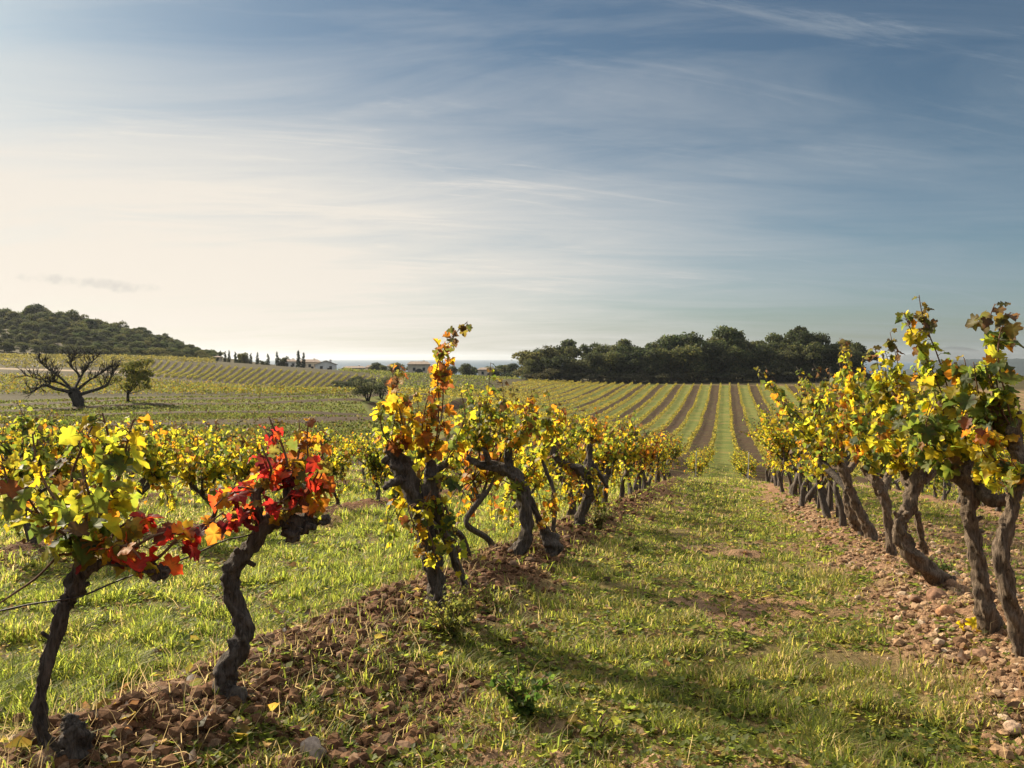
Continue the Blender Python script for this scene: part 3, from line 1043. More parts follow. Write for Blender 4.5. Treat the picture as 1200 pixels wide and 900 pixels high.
# ------------------------------------------------------------------ middle ground on the left: bare tree, round tree, shrubs
def bare_tree():
    base, d = hit(91, 476)
    d = d if 60 < d < 130 else 85
    r_ = ray(91, 476)
    x, y = r_[0] * d, r_[1] * d
    z = gz(x, y)
    root = thing('bare_tree', 'bare wide-spreading tree with a thick split trunk in the meadow', 'tree', (x, y, z))
    o = np.array([x, y, z])
    s = d / FPX
    r = np.random.default_rng(5)

    def L(px, py, dz=0.0):
        return RGT * (px - 91) * s + np.array([0, 0, 1]) * (476 - py) * s + np.array([FWD[0], FWD[1], 0]) * dz
    tb = MB()
    tube(tb, [L(92, 479), L(91, 470), L(88, 461), L(87, 455)], [0.66, 0.50, 0.48, 0.32], 18, 12, 0.35, r=r)
    tb.build('trunk', M_TRUNK, root)
    limbs = [[(89, 460), (76, 456), (59, 451), (44, 456), (34, 461)], [(86, 459), (70, 443), (56, 430), (48, 421)], [(88, 457), (88, 441), (80, 428), (77, 418)],
             [(88, 460), (98, 446), (112, 437), (122, 428)], [(92, 463), (108, 455), (119, 447), (126, 434)], [(89, 459), (75, 448), (62, 446), (40, 440)],
             [(88, 456), (93, 440), (101, 428), (103, 421)]]
    for li, lm in enumerate(limbs):
        b = MB()
        zz = np.cumsum(r.normal(size=len(lm)) * 0.8); zz[0] = 0
        pts = [L(px, py, z_) for (px, py), z_ in zip(lm, zz)]
        p = tube(b, pts, np.linspace(0.20 if li in (0, 4) else 0.15, 0.04, len(pts)), 18, 7, 0.25, r=r)
        for rep in range(22):
            i_ = r.integers(6, 18)
            st = p[i_]
            v = norm(p[i_] - p[i_ - 1]) * 0.6 + norm(r.normal(size=3)) * 0.8 + np.array([0, 0, 0.5])
            v = norm(v) * r.uniform(0.45, 1.05)
            e = st + v
            q_ = tube(b, [st, st + v * .5 + r.normal(size=3) * .1, e], [0.055, 0.04, 0.022], 6, 5, r=r)
            for rep2 in range(5):
                v2 = norm(norm(v) + norm(r.normal(size=3)) * .8 + np.array([0, 0, .3])) * r.uniform(.35, .9)
                s2 = q_[r.integers(2, 6)]
                tube(b, [s2, s2 + v2 * .5 + r.normal(size=3) * .05, s2 + v2], [0.03, 0.022, 0.014], 4, 4, r=r)
        b.build('branch', M_TRUNK, root)


bare_tree()


def round_tree():
    d = 88
    r_ = ray(150, 472)
    x, y = r_[0] * d, r_[1] * d
    z = gz(x, y)
    root = thing('broadleaf_tree', 'small round bushy tree beside the bare tree in the meadow', 'tree', (x, y, z))
    s = d / FPX
    r = np.random.default_rng(15)
    tb, cb = MB(), MB()
    tube(tb, [(0, 0, -.2), (.05, 0, .9), (.1, .1, 2.4)], [.17, .13, .06], 8, 7, .25, r=r)
    lobes = []
    for px, py, rr in ((148, 438, 10), (160, 432, 10), (170, 429, 8), (175, 426, 6), (140, 446, 7), (150, 455, 10), (165, 448, 12), (172, 440, 8), (156, 443, 12), (168, 456, 7), (145, 430, 5)):
        cc = RGT * (px - 150) * s + np.array([0, 0, 1]) * (472 - py) * s + FWD * r.uniform(-.9, .9)
        lobes.append((cc, (rr * s, rr * s, rr * s * .8)))
        tube(tb, [(.05, 0, .9), cc * .55 + np.array([0, 0, .3]), cc], [.06, .04, .015], 6, 5, r=r)
    crown_cards(cb, lobes, 2600, .20, [(0.13, 0.14, 0.036), (0.18, 0.15, 0.042), (0.10, 0.11, 0.034)], r)
    tb.build('trunk', M_TRUNK, root)
    cb.build('crown', M_TREE, root)


round_tree()
for px, py, h, kind, var, lab in ((431, 470, 3.4, 'olive', 0, 'larger grey-green rounded shrub at the meadow edge'), (447, 467, 3.0, 'olive', 1, 'paler grey-green shrub behind the rounded one'),):
    d = 96 if var == 0 else 101
    r_ = ray(px, py)
    plant_tree(kind, var, r_[0] * d, r_[1] * d, h, 'shrub', lab, 'shrub', None, 1.0)
for kk, (px, d) in enumerate(((402, 152), (409, 156), (416, 158), (424, 164), (432, 170), (396, 147))):
    r_ = ray(px, 450)
    plant_tree('olive', kk, r_[0] * d, r_[1] * d, random.uniform(1.8, 2.6), 'shrub', 'low pale green shrub on the bank at the end of the terraced vineyard', 'shrub', 'shrubs on the bank below the terraced vineyard', 1.2)
for kk, px in enumerate(np.arange(150, 262, 14)):
    d = 290
    r_ = ray(px, 420)
    plant_tree('bush', kk, r_[0] * d, r_[1] * d, random.uniform(2.0, 3.4), 'bush', 'bush in the hedge between the yellow field and the wooded hill', 'bush', 'hedge bushes below the wooded hill', 1.4)

# ------------------------------------------------------------------ vine foliage palettes (tint = leaf middle, edge = rim), weights
YEL = [((0.52, 0.40, 0.025), (0.58, 0.40, 0.02), 5), ((0.34, 0.34, 0.03), (0.50, 0.42, 0.03), 5), ((0.16, 0.21, 0.03), (0.24, 0.26, 0.03), 4),
       ((0.085, 0.12, 0.028), (0.11, 0.14, 0.03), 3), ((0.50, 0.24, 0.02), (0.52, 0.19, 0.02), 1.3), ((0.20, 0.10, 0.03), (0.15, 0.07, 0.025), 0.7)]
GRN = [((0.46, 0.38, 0.03), (0.50, 0.36, 0.025), 4), ((0.30, 0.31, 0.03), (0.42, 0.37, 0.03), 4), ((0.13, 0.18, 0.03), (0.20, 0.22, 0.03), 5),
       ((0.07, 0.105, 0.026), (0.10, 0.13, 0.03), 5), ((0.48, 0.23, 0.02), (0.50, 0.18, 0.02), 1.0), ((0.17, 0.10, 0.035), (0.13, 0.07, 0.03), 0.8)]
ORG = [((0.55, 0.36, 0.02), (0.58, 0.30, 0.02), 5), ((0.55, 0.24, 0.02), (0.48, 0.14, 0.02), 3), ((0.26, 0.27, 0.03), (0.42, 0.32, 0.03), 3),
       ((0.28, 0.10, 0.03), (0.20, 0.06, 0.025), 2.5), ((0.11, 0.13, 0.03), (0.16, 0.15, 0.03), 2)]
RED = [((0.52, 0.045, 0.03), (0.38, 0.02, 0.022), 4), ((0.56, 0.15, 0.03), (0.60, 0.06, 0.02), 3), ((0.60, 0.30, 0.04), (0.60, 0.20, 0.03), 1.6),
       ((0.18, 0.02, 0.02), (0.12, 0.012, 0.02), 3), ((0.45, 0.34, 0.03), (0.5, 0.26, 0.02), 1.5), ((0.16, 0.16, 0.03), (0.25, 0.16, 0.03), 1.2)]
MIXR = [((0.45, 0.34, 0.03), (0.50, 0.26, 0.02), 2), ((0.15, 0.17, 0.03), (0.25, 0.18, 0.03), 3), ((0.58, 0.06, 0.02), (0.45, 0.02, 0.02), 4), ((0.52, 0.22, 0.02), (0.5, 0.10, 0.02), 2),
        ((0.16, 0.05, 0.025), (0.12, 0.03, 0.02), 2)]
DRY = [((0.13, 0.075, 0.035), (0.10, 0.05, 0.03), 3), ((0.24, 0.20, 0.04), (0.20, 0.13, 0.03), 2), ((0.09, 0.11, 0.03), (0.12, 0.09, 0.03), 2)]


def pal_pick(pal, n, r):
    wt = np.array([p[2] for p in pal], float); wt /= wt.sum()
    i = r.choice(len(pal), n, p=wt)
    j = r.uniform(0.8, 1.2, (n, 1))
    return np.array([p[0] for p in pal])[i] * j, np.array([p[1] for p in pal])[i] * j


def shoot_leaves(mb, p, size, pal, r, tmpl, gap=0.06, spread=0.5, tip_pal=None, dens=1.0, wood=None):
    """leaves set along a shoot p (n,3), alternately to either side on short stalks, hanging a little"""
    seglen = np.linalg.norm(np.diff(p, axis=0), axis=1)
    L = np.concatenate([[0], np.cumsum(seglen)])
    n = max(2, int(L[-1] / gap * dens))
    t = np.sort(r.uniform(0.06, 1.0, n)) * L[-1]
    pos = np.stack([np.interp(t, L, p[:, k]) for k in range(3)], 1)
    f = t / L[-1]
    side = r.uniform(0, 2 * pi, n)
    out = np.stack([np.cos(side), np.sin(side), r.uniform(-.3, .5, n)], 1)
    st = size * r.uniform(0.35, 0.9, n) * (1 - 0.4 * f)
    b = pos + norm(out) * st[:, None]
    if wood is not None:
        for a_0, b_0 in zip(pos, b):
            tube(wood, [a_0, (a_0 + b_0) / 2 + np.array([0, 0, .006]), b_0], [.0016, .0013, .0011], 3, 3)
    ax = norm(out * 0.6 + np.array([0, 0, -0.75]) + r.normal(size=(n, 3)) * 0.45)
    nr = norm(out * 0.7 + np.array([0, 0, 0.55]) + r.normal(size=(n, 3)) * 0.55)
    sz = size * r.uniform(0.55, 1.25, n) * (1 - 0.35 * sstep(0.75, 1.0, f))
    ti, ed = pal_pick(pal, n, r)
    if tip_pal is not None:
        m_ = f > 0.8
        ti[m_], ed[m_] = pal_pick(tip_pal, int(m_.sum()), r)
    leaves(mb, b, ax, nr, sz, ti, ed, tmpl, r)


# ------------------------------------------------------------------ hero vines, shaped after the photograph
def hero(label, basepx, trunks, arms, shoots, seed, leaf=0.11, tmpl=0, bark=None, group=None, depth=None, twins=0, thick=.84):
    """trunks/arms: lists of [(px, py, depth offset, radius px)...]; shoots: (points, palette, gap, tip palette)"""
    r = np.random.default_rng(seed)
    b0, d = hit(*basepx)
    if depth: d = depth
    b0 = U(basepx[0], basepx[1], d)
    z = gz(b0[0], b0[1])
    root = thing('grapevine', label, 'grapevine', (b0[0], b0[1], z), group)
    o = np.array([b0[0], b0[1], z])
    s = d / FPX

    def W(q):
        return U(q[0], q[1], d + q[2]) - o
    wb = MB()
    for tr in trunks + arms:
        pts = [W(q) for q in tr]
        ra = [q[3] * s * thick for q in tr]
        tube(wb, pts, ra, max(28, 14 * len(pts)), 20, 0.34 if tr in trunks else 0.30, r=r)
    for tr in [q for q in trunks if len(q) > 5]:         # stubs left by pruning
        pts, ra = smooth_line([W(q) for q in tr], [q[3] * s * thick for q in tr], 40)
        for i_ in r.integers(14, 38, 5):
            dv = norm(norm(r.normal(size=3)) + np.array([0, 0, .35]))
            tube(wb, [pts[i_] + dv * ra[i_] * .5, pts[i_] + dv * (ra[i_] * 1.1), pts[i_] + dv * (ra[i_] * 1.15 + r.uniform(.006, .028))], np.array([.55, .42, .34]) * ra[i_] * r.uniform(.7, 1.1), 6, 8, .3, r=r)
    wb.build('trunk', bark or M_BARK, root)
    fb = MB()
    full = list(shoots)
    for sh in shoots:
        for rep_ in range(twins):
            if sh[1] is None or (seed == 21 and sh[1] in (RED, MIXR)):
                continue
            jx, jy, jz = r.normal(size=3) * [9, 5, .05]
            k9 = np.linspace(0, 1, len(sh[0]))
            ln = r.uniform(.62, .95)
            p9 = np.array(sh[0], float)
            p9 = p9[0] + (p9 - p9[0]) * ln + np.stack([k9 * jx * 1.6, k9 * jy, k9 * jz * 1.5], 1)
            full.append((p9.tolist(), sh[1], sh[2], None) + tuple(sh[4:]))
    for sh in full:
        pts = [W(q) for q in sh[0]]
        cb = MB()
        p = tube(cb, pts, np.linspace(0.0040, 0.0018, len(pts)), 14, 6, r=r)
        if sh[1] is not None:
            shoot_leaves(fb, p, 0.56 * leaf * (sh[4] if len(sh) > 4 else 1), sh[1], r, tmpl, sh[2] * 0.33, tip_pal=sh[3], wood=cb)
        cb.build('cane', M_CANE, root)
    fb.build('foliage', M_LEAF, root)
    return root, d


# the vine on the left edge, yellow above, red below
hero('thin bent vine, yellow above, red leaves on its low arm, stump at its foot', (72, 888),
     [[(92, 897, .02, 22), (92, 880, .02, 19), (88, 862, .0, 16), (83, 848, .0, 11), (80, 838, 0, 6)],
      [(84, 888, 0, 11), (66, 884, 0, 9), (55, 871, 0, 8), (47, 845, 0, 8.5), (48, 813, 0, 7.5), (58, 770, 0, 8), (72, 722, 0, 9.5), (80, 703, 0, 9), (86, 692, 0, 12), (92, 672, 0, 11), (101, 646, 0, 10), (104, 632, 0, 7)]],
     [[(98, 672, 0, 8), (110, 664, -.02, 6), (124, 659, -.03, 6), (150, 659, -.05, 6), (168, 663, -.06, 9), (186, 671, -.06, 10), (197, 668, -.06, 6)],
      [(101, 648, 0, 6), (96, 638, .02, 5), (92, 628, .03, 4)]],
     [([(104, 635, 0), (112, 590, .03), (120, 560, .05), (128, 520, .06), (120, 484, .06)], YEL, .034, None, 1.0),
      ([(103, 636, 0), (125, 590, .02), (142, 550, .05), (150, 515, .06), (156, 492, .06)], YEL, .038, None, 1.0),
      ([(100, 640, 0), (75, 600, .05), (52, 565, .08), (42, 535, .1), (38, 508, .1)], YEL, .038, None, 1.0),
      ([(98, 642, 0), (60, 615, .02), (25, 590, .04), (8, 560, .05), (2, 535, .05)], ORG, .042, None, 1.0),
      ([(100, 640, 0), (92, 600, .1), (98, 550, .12), (92, 512, .12)], GRN, .042, None, 1.0),
      ([(100, 640, 0), (88, 600, -.06), (84, 560, -.1), (96, 525, -.1), (108, 500, -.1)], YEL, .045, None, 1.0),
      ([(103, 636, 0), (118, 600, .1), (136, 570, .15), (150, 530, .18), (152, 510, .18)], YEL, .045, None, .95),
      ([(100, 640, 0), (80, 615, .08), (55, 600, .15), (35, 592, .2), (16, 600, .2)], YEL, .048, None, 1.0),
      ([(98, 642, 0), (74, 625, -.1), (48, 605, -.16), (28, 575, -.2)], YEL, .05, None, 1.0),
      ([(102, 640, 0), (100, 615, -.12), (104, 580, -.2), (95, 550, -.2)], GRN, .055, None, 1.0),
      ([(98, 645, 0), (80, 650, 0), (69, 651, 0), (43, 677, -.05), (17, 695, -.1), (-8, 712, -.12)], None, 1, None),
      ([(124, 658, -.03), (130, 630, -.05), (150, 612, -.05), (170, 615, -.05)], MIXR, .05, None, .9),
      ([(150, 658, -.05), (160, 640, -.08), (190, 625, -.08), (220, 628, -.05)], MIXR, .045, None, .9),
      ([(172, 664, -.06), (192, 648, -.06), (215, 625, -.04), (245, 612, -.02), (262, 600, 0)], RED, .048, None, .95),
      ([(120, 660, -.03), (135, 645, -.1), (150, 640, -.14), (165, 655, -.14)], RED, .05, None, .95),
      ([(150, 660, -.05), (160, 668, -.07), (168, 676, -.08)], ORG, .05, None, .8)],
     21, 0.086)

# the red vine
hero('crooked zigzag vine with crimson and orange leaves', (278, 822),
     [[(276, 838, .02, 17), (272, 822, .0, 16), (264, 802, 0, 14), (268, 782, 0, 13.5), (282, 756, 0, 13.5), (285, 736, 0, 11), (277, 712, 0, 10.5), (269, 684, 0, 11), (274, 664, 0, 11), (288, 648, 0, 10), (298, 637, 0, 10), (313, 614, 0, 10), (328, 608, 0, 11), (342, 613, 0, 15), (352, 616, .02, 12), (366, 611, .05, 8), (386, 608, .08, 5)]],
     [[(303, 622, 0, 5.5), (303, 600, 0, 5), (302, 577, 0, 5), (313, 568, 0, 4.5), (328, 562, 0, 4.5), (341, 565, .02, 3.5)],
      [(339, 612, 0, 8), (338, 590, 0, 7), (338, 566, 0, 5.5), (337, 552, 0, 4)], [(342, 616, 0, 13), (344, 627, -.02, 12), (349, 632, -.02, 6)], [(355, 613, .03, 7), (362, 596, .05, 4), (366, 588, .06, 3)]],
     [([(360, 606, .05), (361, 580, .05), (361, 540, .05), (360, 506, .05), (364, 490, .05)], ORG, .055, None, .9),
      ([(338, 560, 0), (336, 540, 0), (330, 520, 0), (320, 500, 0), (315, 488, 0)], RED, .05, DRY, .9),
      ([(338, 560, 0), (348, 540, .05), (352, 515, .08), (350, 492, .1)], ORG, .05, ORG, .9),
      ([(340, 600, 0), (358, 575, -.05), (372, 555, -.1), (378, 530, -.1), (372, 505, -.1)], MIXR, .05, ORG, .95),
      ([(341, 566, 0), (350, 580, -.05), (345, 595, -.08), (325, 598, -.08)], RED, .055, None, .9),
      ([(303, 577, 0), (290, 572, .02), (272, 573, .03), (258, 590, .02)], RED, .05, None, 1.0),
      ([(303, 600, 0), (285, 598, -.03), (265, 606, -.05), (248, 625, -.05)], RED, .06, None, 1.05),
      ([(310, 568, 0), (318, 552, -.06), (312, 535, -.08), (306, 522, -.08)], RED, .055, DRY, .85)],
     22, 0.088, twins=1)

# the tall leaning vine in the middle
hero('tall leaning vine with a long orange-yellow shoot reaching above the skyline', (514, 716),
     [[(513, 722, 0, 17), (513, 708, 0, 15), (512, 684, 0, 13), (506, 655, 0, 12), (500, 630, 0, 11), (494, 607, 0, 11), (485, 584, 0, 11), (475, 558, 0, 12), (467, 542, 0, 13), (460, 530, 0, 10), (456, 522, 0, 6)],
      [(546, 690, .05, 5), (540, 672, .05, 5), (529, 647, .04, 5.5), (516, 612, .02, 6), (507, 582, .0, 8), (505, 556, 0, 9), (505, 540, 0, 6)]],
     [[(494, 600, 0, 8), (500, 580, 0, 8), (505, 560, 0, 8)], [(475, 560, 0, 6), (458, 566, -.1, 5), (450, 572, -.15, 3)], [(505, 552, 0, 6), (520, 545, .1, 5), (530, 535, .15, 3)]],
     [([(504, 540, 0), (514, 512, 0), (519, 470, 0), (519, 440, 0), (519, 415, 0), (526, 402, 0), (537, 387, 0), (548, 377, 0)], ORG, .038, DRY, 1.0),
      ([(462, 528, 0), (472, 512, .02), (467, 490, .02), (459, 458, .03), (462, 428, .03)], ORG, .040, DRY, 1.0),
      ([(462, 526, 0), (480, 505, .1), (490, 480, .15), (485, 455, .15)], ORG, .045, None, 1.0),
      ([(504, 540, 0), (495, 510, -.1), (498, 480, -.12), (505, 455, -.12)], ORG, .045, None, 1.0),
      ([(520, 545, .1), (535, 515, .12), (545, 485, .15), (540, 460, .15)], YEL, .05, None, 1.0),
      ([(462, 526, 0), (450, 510, -.05), (446, 490, -.05), (452, 470, -.05)], YEL, .05, None, 1.0),
      ([(505, 575, -.05), (500, 610, -.1), (508, 640, -.12), (512, 670, -.12)], YEL, .055, None, .95),
      ([(512, 575, 0), (525, 600, -.05), (535, 640, -.08), (540, 675, -.08)], GRN, .05, None, .95),
      ([(490, 590, -.05), (480, 600, -.1), (490, 625, -.12), (500, 655, -.14)], ORG, .07, None, .95),
      ([(510, 560, 0), (530, 560, -.1), (545, 580, -.1)], GRN, .06, None, 1.0)],
     23, 0.088, twins=1)

# next vines of the left row
hero('dark vine with arching trunk and long horizontal arm', (606, 650),
     [[(603, 656, 0, 12), (608, 645, 0, 10), (617, 624, 0, 8.5), (616, 595, 0, 8.5), (611, 570, 0, 8.5), (598, 553, 0, 7.5), (574, 546, 0, 6), (558, 543, 0, 4.5), (548, 535, 0, 3)],
      [(652, 648, .1, 10), (645, 634, .1, 11), (636, 618, .08, 5), (628, 600, .05, 4), (619, 580, .02, 4.5), (612, 568, 0, 5)]],
     [[(598, 554, 0, 6), (596, 540, 0, 6), (595, 526, 0, 5)], [(648, 622, .1, 3), (650, 600, .1, 2.6), (647, 570, .1, 2.6), (635, 540, .1, 2)], [(574, 546, 0, 4), (570, 532, -.05, 4), (566, 524, -.05, 2.5)]],
     [([(596, 526, 0), (600, 500, .05), (605, 475, .08), (600, 450, .1)], YEL, .045, DRY), ([(562, 535, 0), (566, 500, 0), (572, 460, .05), (575, 425, .05)], GRN, .045, GRN),
      ([(570, 526, 0), (582, 500, -.1), (590, 470, -.12), (588, 445, -.12)], YEL, .045, DRY), ([(596, 526, 0), (615, 505, .1), (625, 480, .15), (622, 455, .15)], ORG, .045, DRY),
      ([(548, 535, 0), (548, 510, 0), (554, 480, .1), (552, 455, .1)], GRN, .05, None), ([(635, 540, .1), (640, 510, .1), (645, 480, .12), (640, 455, .12)], YEL, .045, None),
      ([(605, 560, -.05), (600, 575, -.1), (585, 590, -.1)], GRN, .06, None), ([(648, 575, .05), (640, 600, 0), (632, 620, -.03)], ORG, .05, None),
      ([(596, 526, 0), (608, 515, -.15), (618, 495, -.2), (612, 470, -.2)], YEL, .05, None)],
     24, 0.085, 1, twins=2)
hero('dark vine whose trunk forks into two raised arms, behind the arching vine', (678, 613),
     [[(676, 618, 0, 8), (680, 606, 0, 6.5), (688, 585, 0, 6), (689, 572, 0, 6), (685, 554, 0, 6), (668, 546, 0, 5), (654, 540, 0, 4.5), (646, 520, 0, 4), (643, 510, 0, 3)]],
     [[(686, 556, 0, 5), (690, 538, .1, 4.5), (692, 520, .1, 3.5)], [(690, 540, .1, 4), (705, 560, .15, 3), (712, 572, .2, 2)]],
     [([(645, 512, 0), (650, 490, 0), (655, 470, 0)], ORG, .05, DRY), ([(692, 520, .1), (690, 500, .1), (685, 478, .1)], YEL, .045, None), ([(654, 535, 0), (668, 510, -.1), (672, 485, -.1)], YEL, .045, None),
      ([(692, 520, .1), (705, 505, .2), (712, 485, .2)], ORG, .045, None), ([(660, 540, 0), (670, 570, -.1), (668, 600, -.1)], ORG, .045, None), ([(688, 545, 0), (700, 575, -.1), (700, 600, -.1)], YEL, .05, None),
      ([(645, 515, 0), (632, 500, .1), (630, 480, .1)], YEL, .05, None)],
     25, 0.08, 1, twins=2)

# the right row: the nearest vines
hero('pale twisted vine trunk nearest the frame edge with a tall leafy shoot', (1197, 768),
     [[(1200, 778, 0, 13), (1196, 757, 0, 11), (1189, 724, 0, 10.5), (1180, 692, 0, 10.5), (1174, 650, 0, 11), (1179, 619, 0, 10), (1186, 594, 0, 9.5), (1192, 573, 0, 10), (1197, 560, 0, 11), (1196, 540, .02, 12), (1190, 520, .05, 12), (1188, 505, .05, 9), (1193, 492, .05, 5), (1195, 482, .05, 2.5)]],
     [[(1196, 555, 0, 8), (1212, 540, -.05, 8), (1225, 525, -.1, 6)], [(1190, 522, .05, 6), (1178, 512, .1, 5), (1170, 505, .12, 3.5)]],
     [([(1186, 512, .05), (1172, 480, .1), (1160, 440, .15), (1155, 400, .18), (1160, 372, .2), (1166, 356, .2)], GRN, .05, DRY, 1.3),
      ([(1190, 510, .05), (1180, 470, .05), (1170, 425, .05), (1172, 390, .05), (1184, 366, .05)], GRN, .055, DRY, 1.3),
      ([(1170, 505, .12), (1150, 485, .15), (1138, 455, .2), (1130, 420, .2)], GRN, .05, None, 1.35),
      ([(1175, 510, .1), (1160, 520, .0), (1148, 510, -.05), (1135, 490, -.05)], ORG, .06, None, 1.2),
      ([(1178, 560, .05), (1168, 540, 0), (1155, 525, 0), (1150, 500, 0)], YEL, .06, None, 1.2),
      ([(1197, 540, 0), (1205, 560, -.1), (1195, 540, -.2)], GRN, .06, None, 1.1)],
     31, 0.098, 0, M_BARK_WARM, twins=1, thick=.72)
hero('upright vine trunk with a swollen earthy foot, beside the pale twisted trunk', (1160, 740),
     [[(1180, 772, .05, 18), (1168, 750, .03, 18), (1158, 724, 0, 16), (1151, 700, 0, 13), (1149, 670, 0, 11), (1142, 637, 0, 10), (1136, 602, 0, 10), (1134, 578, 0, 10), (1126, 561, 0, 12), (1115, 555, 0, 10), (1110, 546, 0, 6)]],
     [[(1136, 585, 0, 8), (1146, 572, 0, 8), (1158, 584, -.05, 10), (1170, 586, -.08, 10), (1180, 582, -.1, 6)], [(1128, 560, 0, 8), (1134, 545, .05, 7), (1136, 532, .05, 4)]],
     [([(1134, 535, .05), (1122, 500, .05), (1112, 460, .05), (1100, 420, .05), (1088, 390, .05), (1080, 365, .05), (1077, 346, .05)], GRN, .045, DRY, 1.1),
      ([(1112, 548, 0), (1102, 515, .1), (1098, 475, .15), (1090, 435, .15)], YEL, .045, None, 1.3),
      ([(1134, 535, .05), (1130, 505, -.1), (1126, 470, -.15), (1120, 435, -.15)], GRN, .045, None, 1.4),
      ([(1112, 548, 0), (1090, 530, -.1), (1085, 500, -.15), (1095, 470, -.15)], GRN, .05, None, 1.3),
      ([(1136, 535, .05), (1150, 520, .1), (1158, 490, .15), (1150, 460, .15)], YEL, .05, None, 1.3),
      ([(1150, 572, 0), (1160, 555, .0), (1152, 540, -.1)], YEL, .06, None, 1.1)],
     32, 0.10, 0, M_BARK_WARM, twins=1, thick=.72)
hero('thick vine trunk reclining along the earth, then bent upright', (1112, 690),
     [[(1122, 700, .15, 14), (1112, 688, .1, 13.5), (1092, 671, .05, 13), (1068, 650, 0, 12.5), (1057, 631, 0, 11), (1055, 611, 0, 11), (1064, 598, 0, 10), (1070, 577, 0, 9), (1076, 560, 0, 11), (1084, 550, 0, 10), (1088, 538, 0, 5)],
      [(1084, 648, .3, 5), (1078, 622, .25, 5), (1074, 600, .2, 5)]],
     [[(1070, 577, 0, 8), (1062, 562, .1, 7), (1058, 545, .1, 4)], [(1080, 562, 0, 8), (1092, 555, .1, 6), (1098, 545, .1, 3.5)]],
     [([(1086, 540, 0), (1075, 505, 0), (1062, 465, .05), (1052, 425, .05), (1043, 390, .05)], YEL, .045, DRY, 1.2), ([(1060, 548, .1), (1050, 510, .1), (1040, 470, .15), (1030, 435, .15), (1025, 405, .15)], YEL, .045, DRY, 1.2),
      ([(1096, 546, .1), (1090, 510, .15), (1085, 470, .2), (1075, 430, .2)], GRN, .045, None, 1.3), ([(1086, 540, 0), (1068, 520, -.15), (1058, 490, -.2), (1060, 455, -.2)], GRN, .045, None, 1.2),
      ([(1060, 548, .1), (1040, 535, 0), (1030, 510, 0), (1035, 480, 0)], YEL, .05, None, 1.2), ([(1096, 546, .1), (1105, 520, 0), (1108, 490, 0)], ORG, .055, None, 1.1)],
     33, 0.098, 0, M_BARK_WARM, twins=1, thick=.72)
hero('slim upright vine trunk just beyond the thick reclining one', (1044, 650),
     [[(1046, 660, 0, 8), (1044, 645, 0, 7), (1042, 616, 0, 6.5), (1037, 588, 0, 7), (1028, 566, 0, 8), (1024, 552, 0, 6)]],
     [[(1034, 578, 0, 6), (1040, 562, .1, 6), (1044, 548, .1, 3.5)], [(1028, 566, 0, 5), (1016, 556, .1, 5), (1010, 545, .1, 3)]],
     [([(1024, 552, 0), (1015, 515, 0), (1005, 470, .05), (998, 430, .05), (990, 398, .05)], YEL, .05, DRY, 1.2), ([(1044, 548, .1), (1035, 510, .1), (1022, 470, .15), (1012, 435, .15)], YEL, .045, None, 1.2),
      ([(1012, 546, .1), (1000, 515, .1), (990, 480, .15), (978, 450, .15)], ORG, .045, None, 1.2), ([(1024, 552, 0), (1012, 530, -.15), (1005, 500, -.2), (1008, 470, -.2)], GRN, .045, None, 1.2)],
     34, 0.092, 1, M_BARK_WARM, twins=1, thick=.72)
hero('vine with a slanting pair of trunks, second beyond the thick reclining one', (1024, 634),
     [[(1030, 642, 0, 9), (1022, 632, 0, 9), (1014, 612, 0, 8), (1004, 592, 0, 6), (996, 572, 0, 6), (988, 550, 0, 7), (984, 540, 0, 4)], [(1008, 620, .2, 8), (1000, 606, .2, 10), (994, 590, .2, 8), (990, 575, .2, 4)]],
     [[(990, 556, 0, 5), (1000, 545, .1, 5), (1006, 535, .1, 3)], [(988, 552, 0, 5), (976, 545, .1, 4)]],
     [([(985, 542, 0), (980, 505, 0), (985, 460, .05), (988, 425, .05), (984, 396, .05)], YEL, .045, DRY, 1.2), ([(1006, 536, .1), (1000, 505, .1), (995, 470, .15)], YEL, .045, None, 1.1),
      ([(976, 546, .1), (966, 515, .1), (960, 485, .15), (962, 455, .15)], YEL, .045, None, 1.1), ([(985, 542, 0), (975, 525, -.15), (970, 500, -.2)], GRN, .05, None, 1.1)],
     35, 0.088, 1, M_BARK_WARM, twins=1, thick=.72)


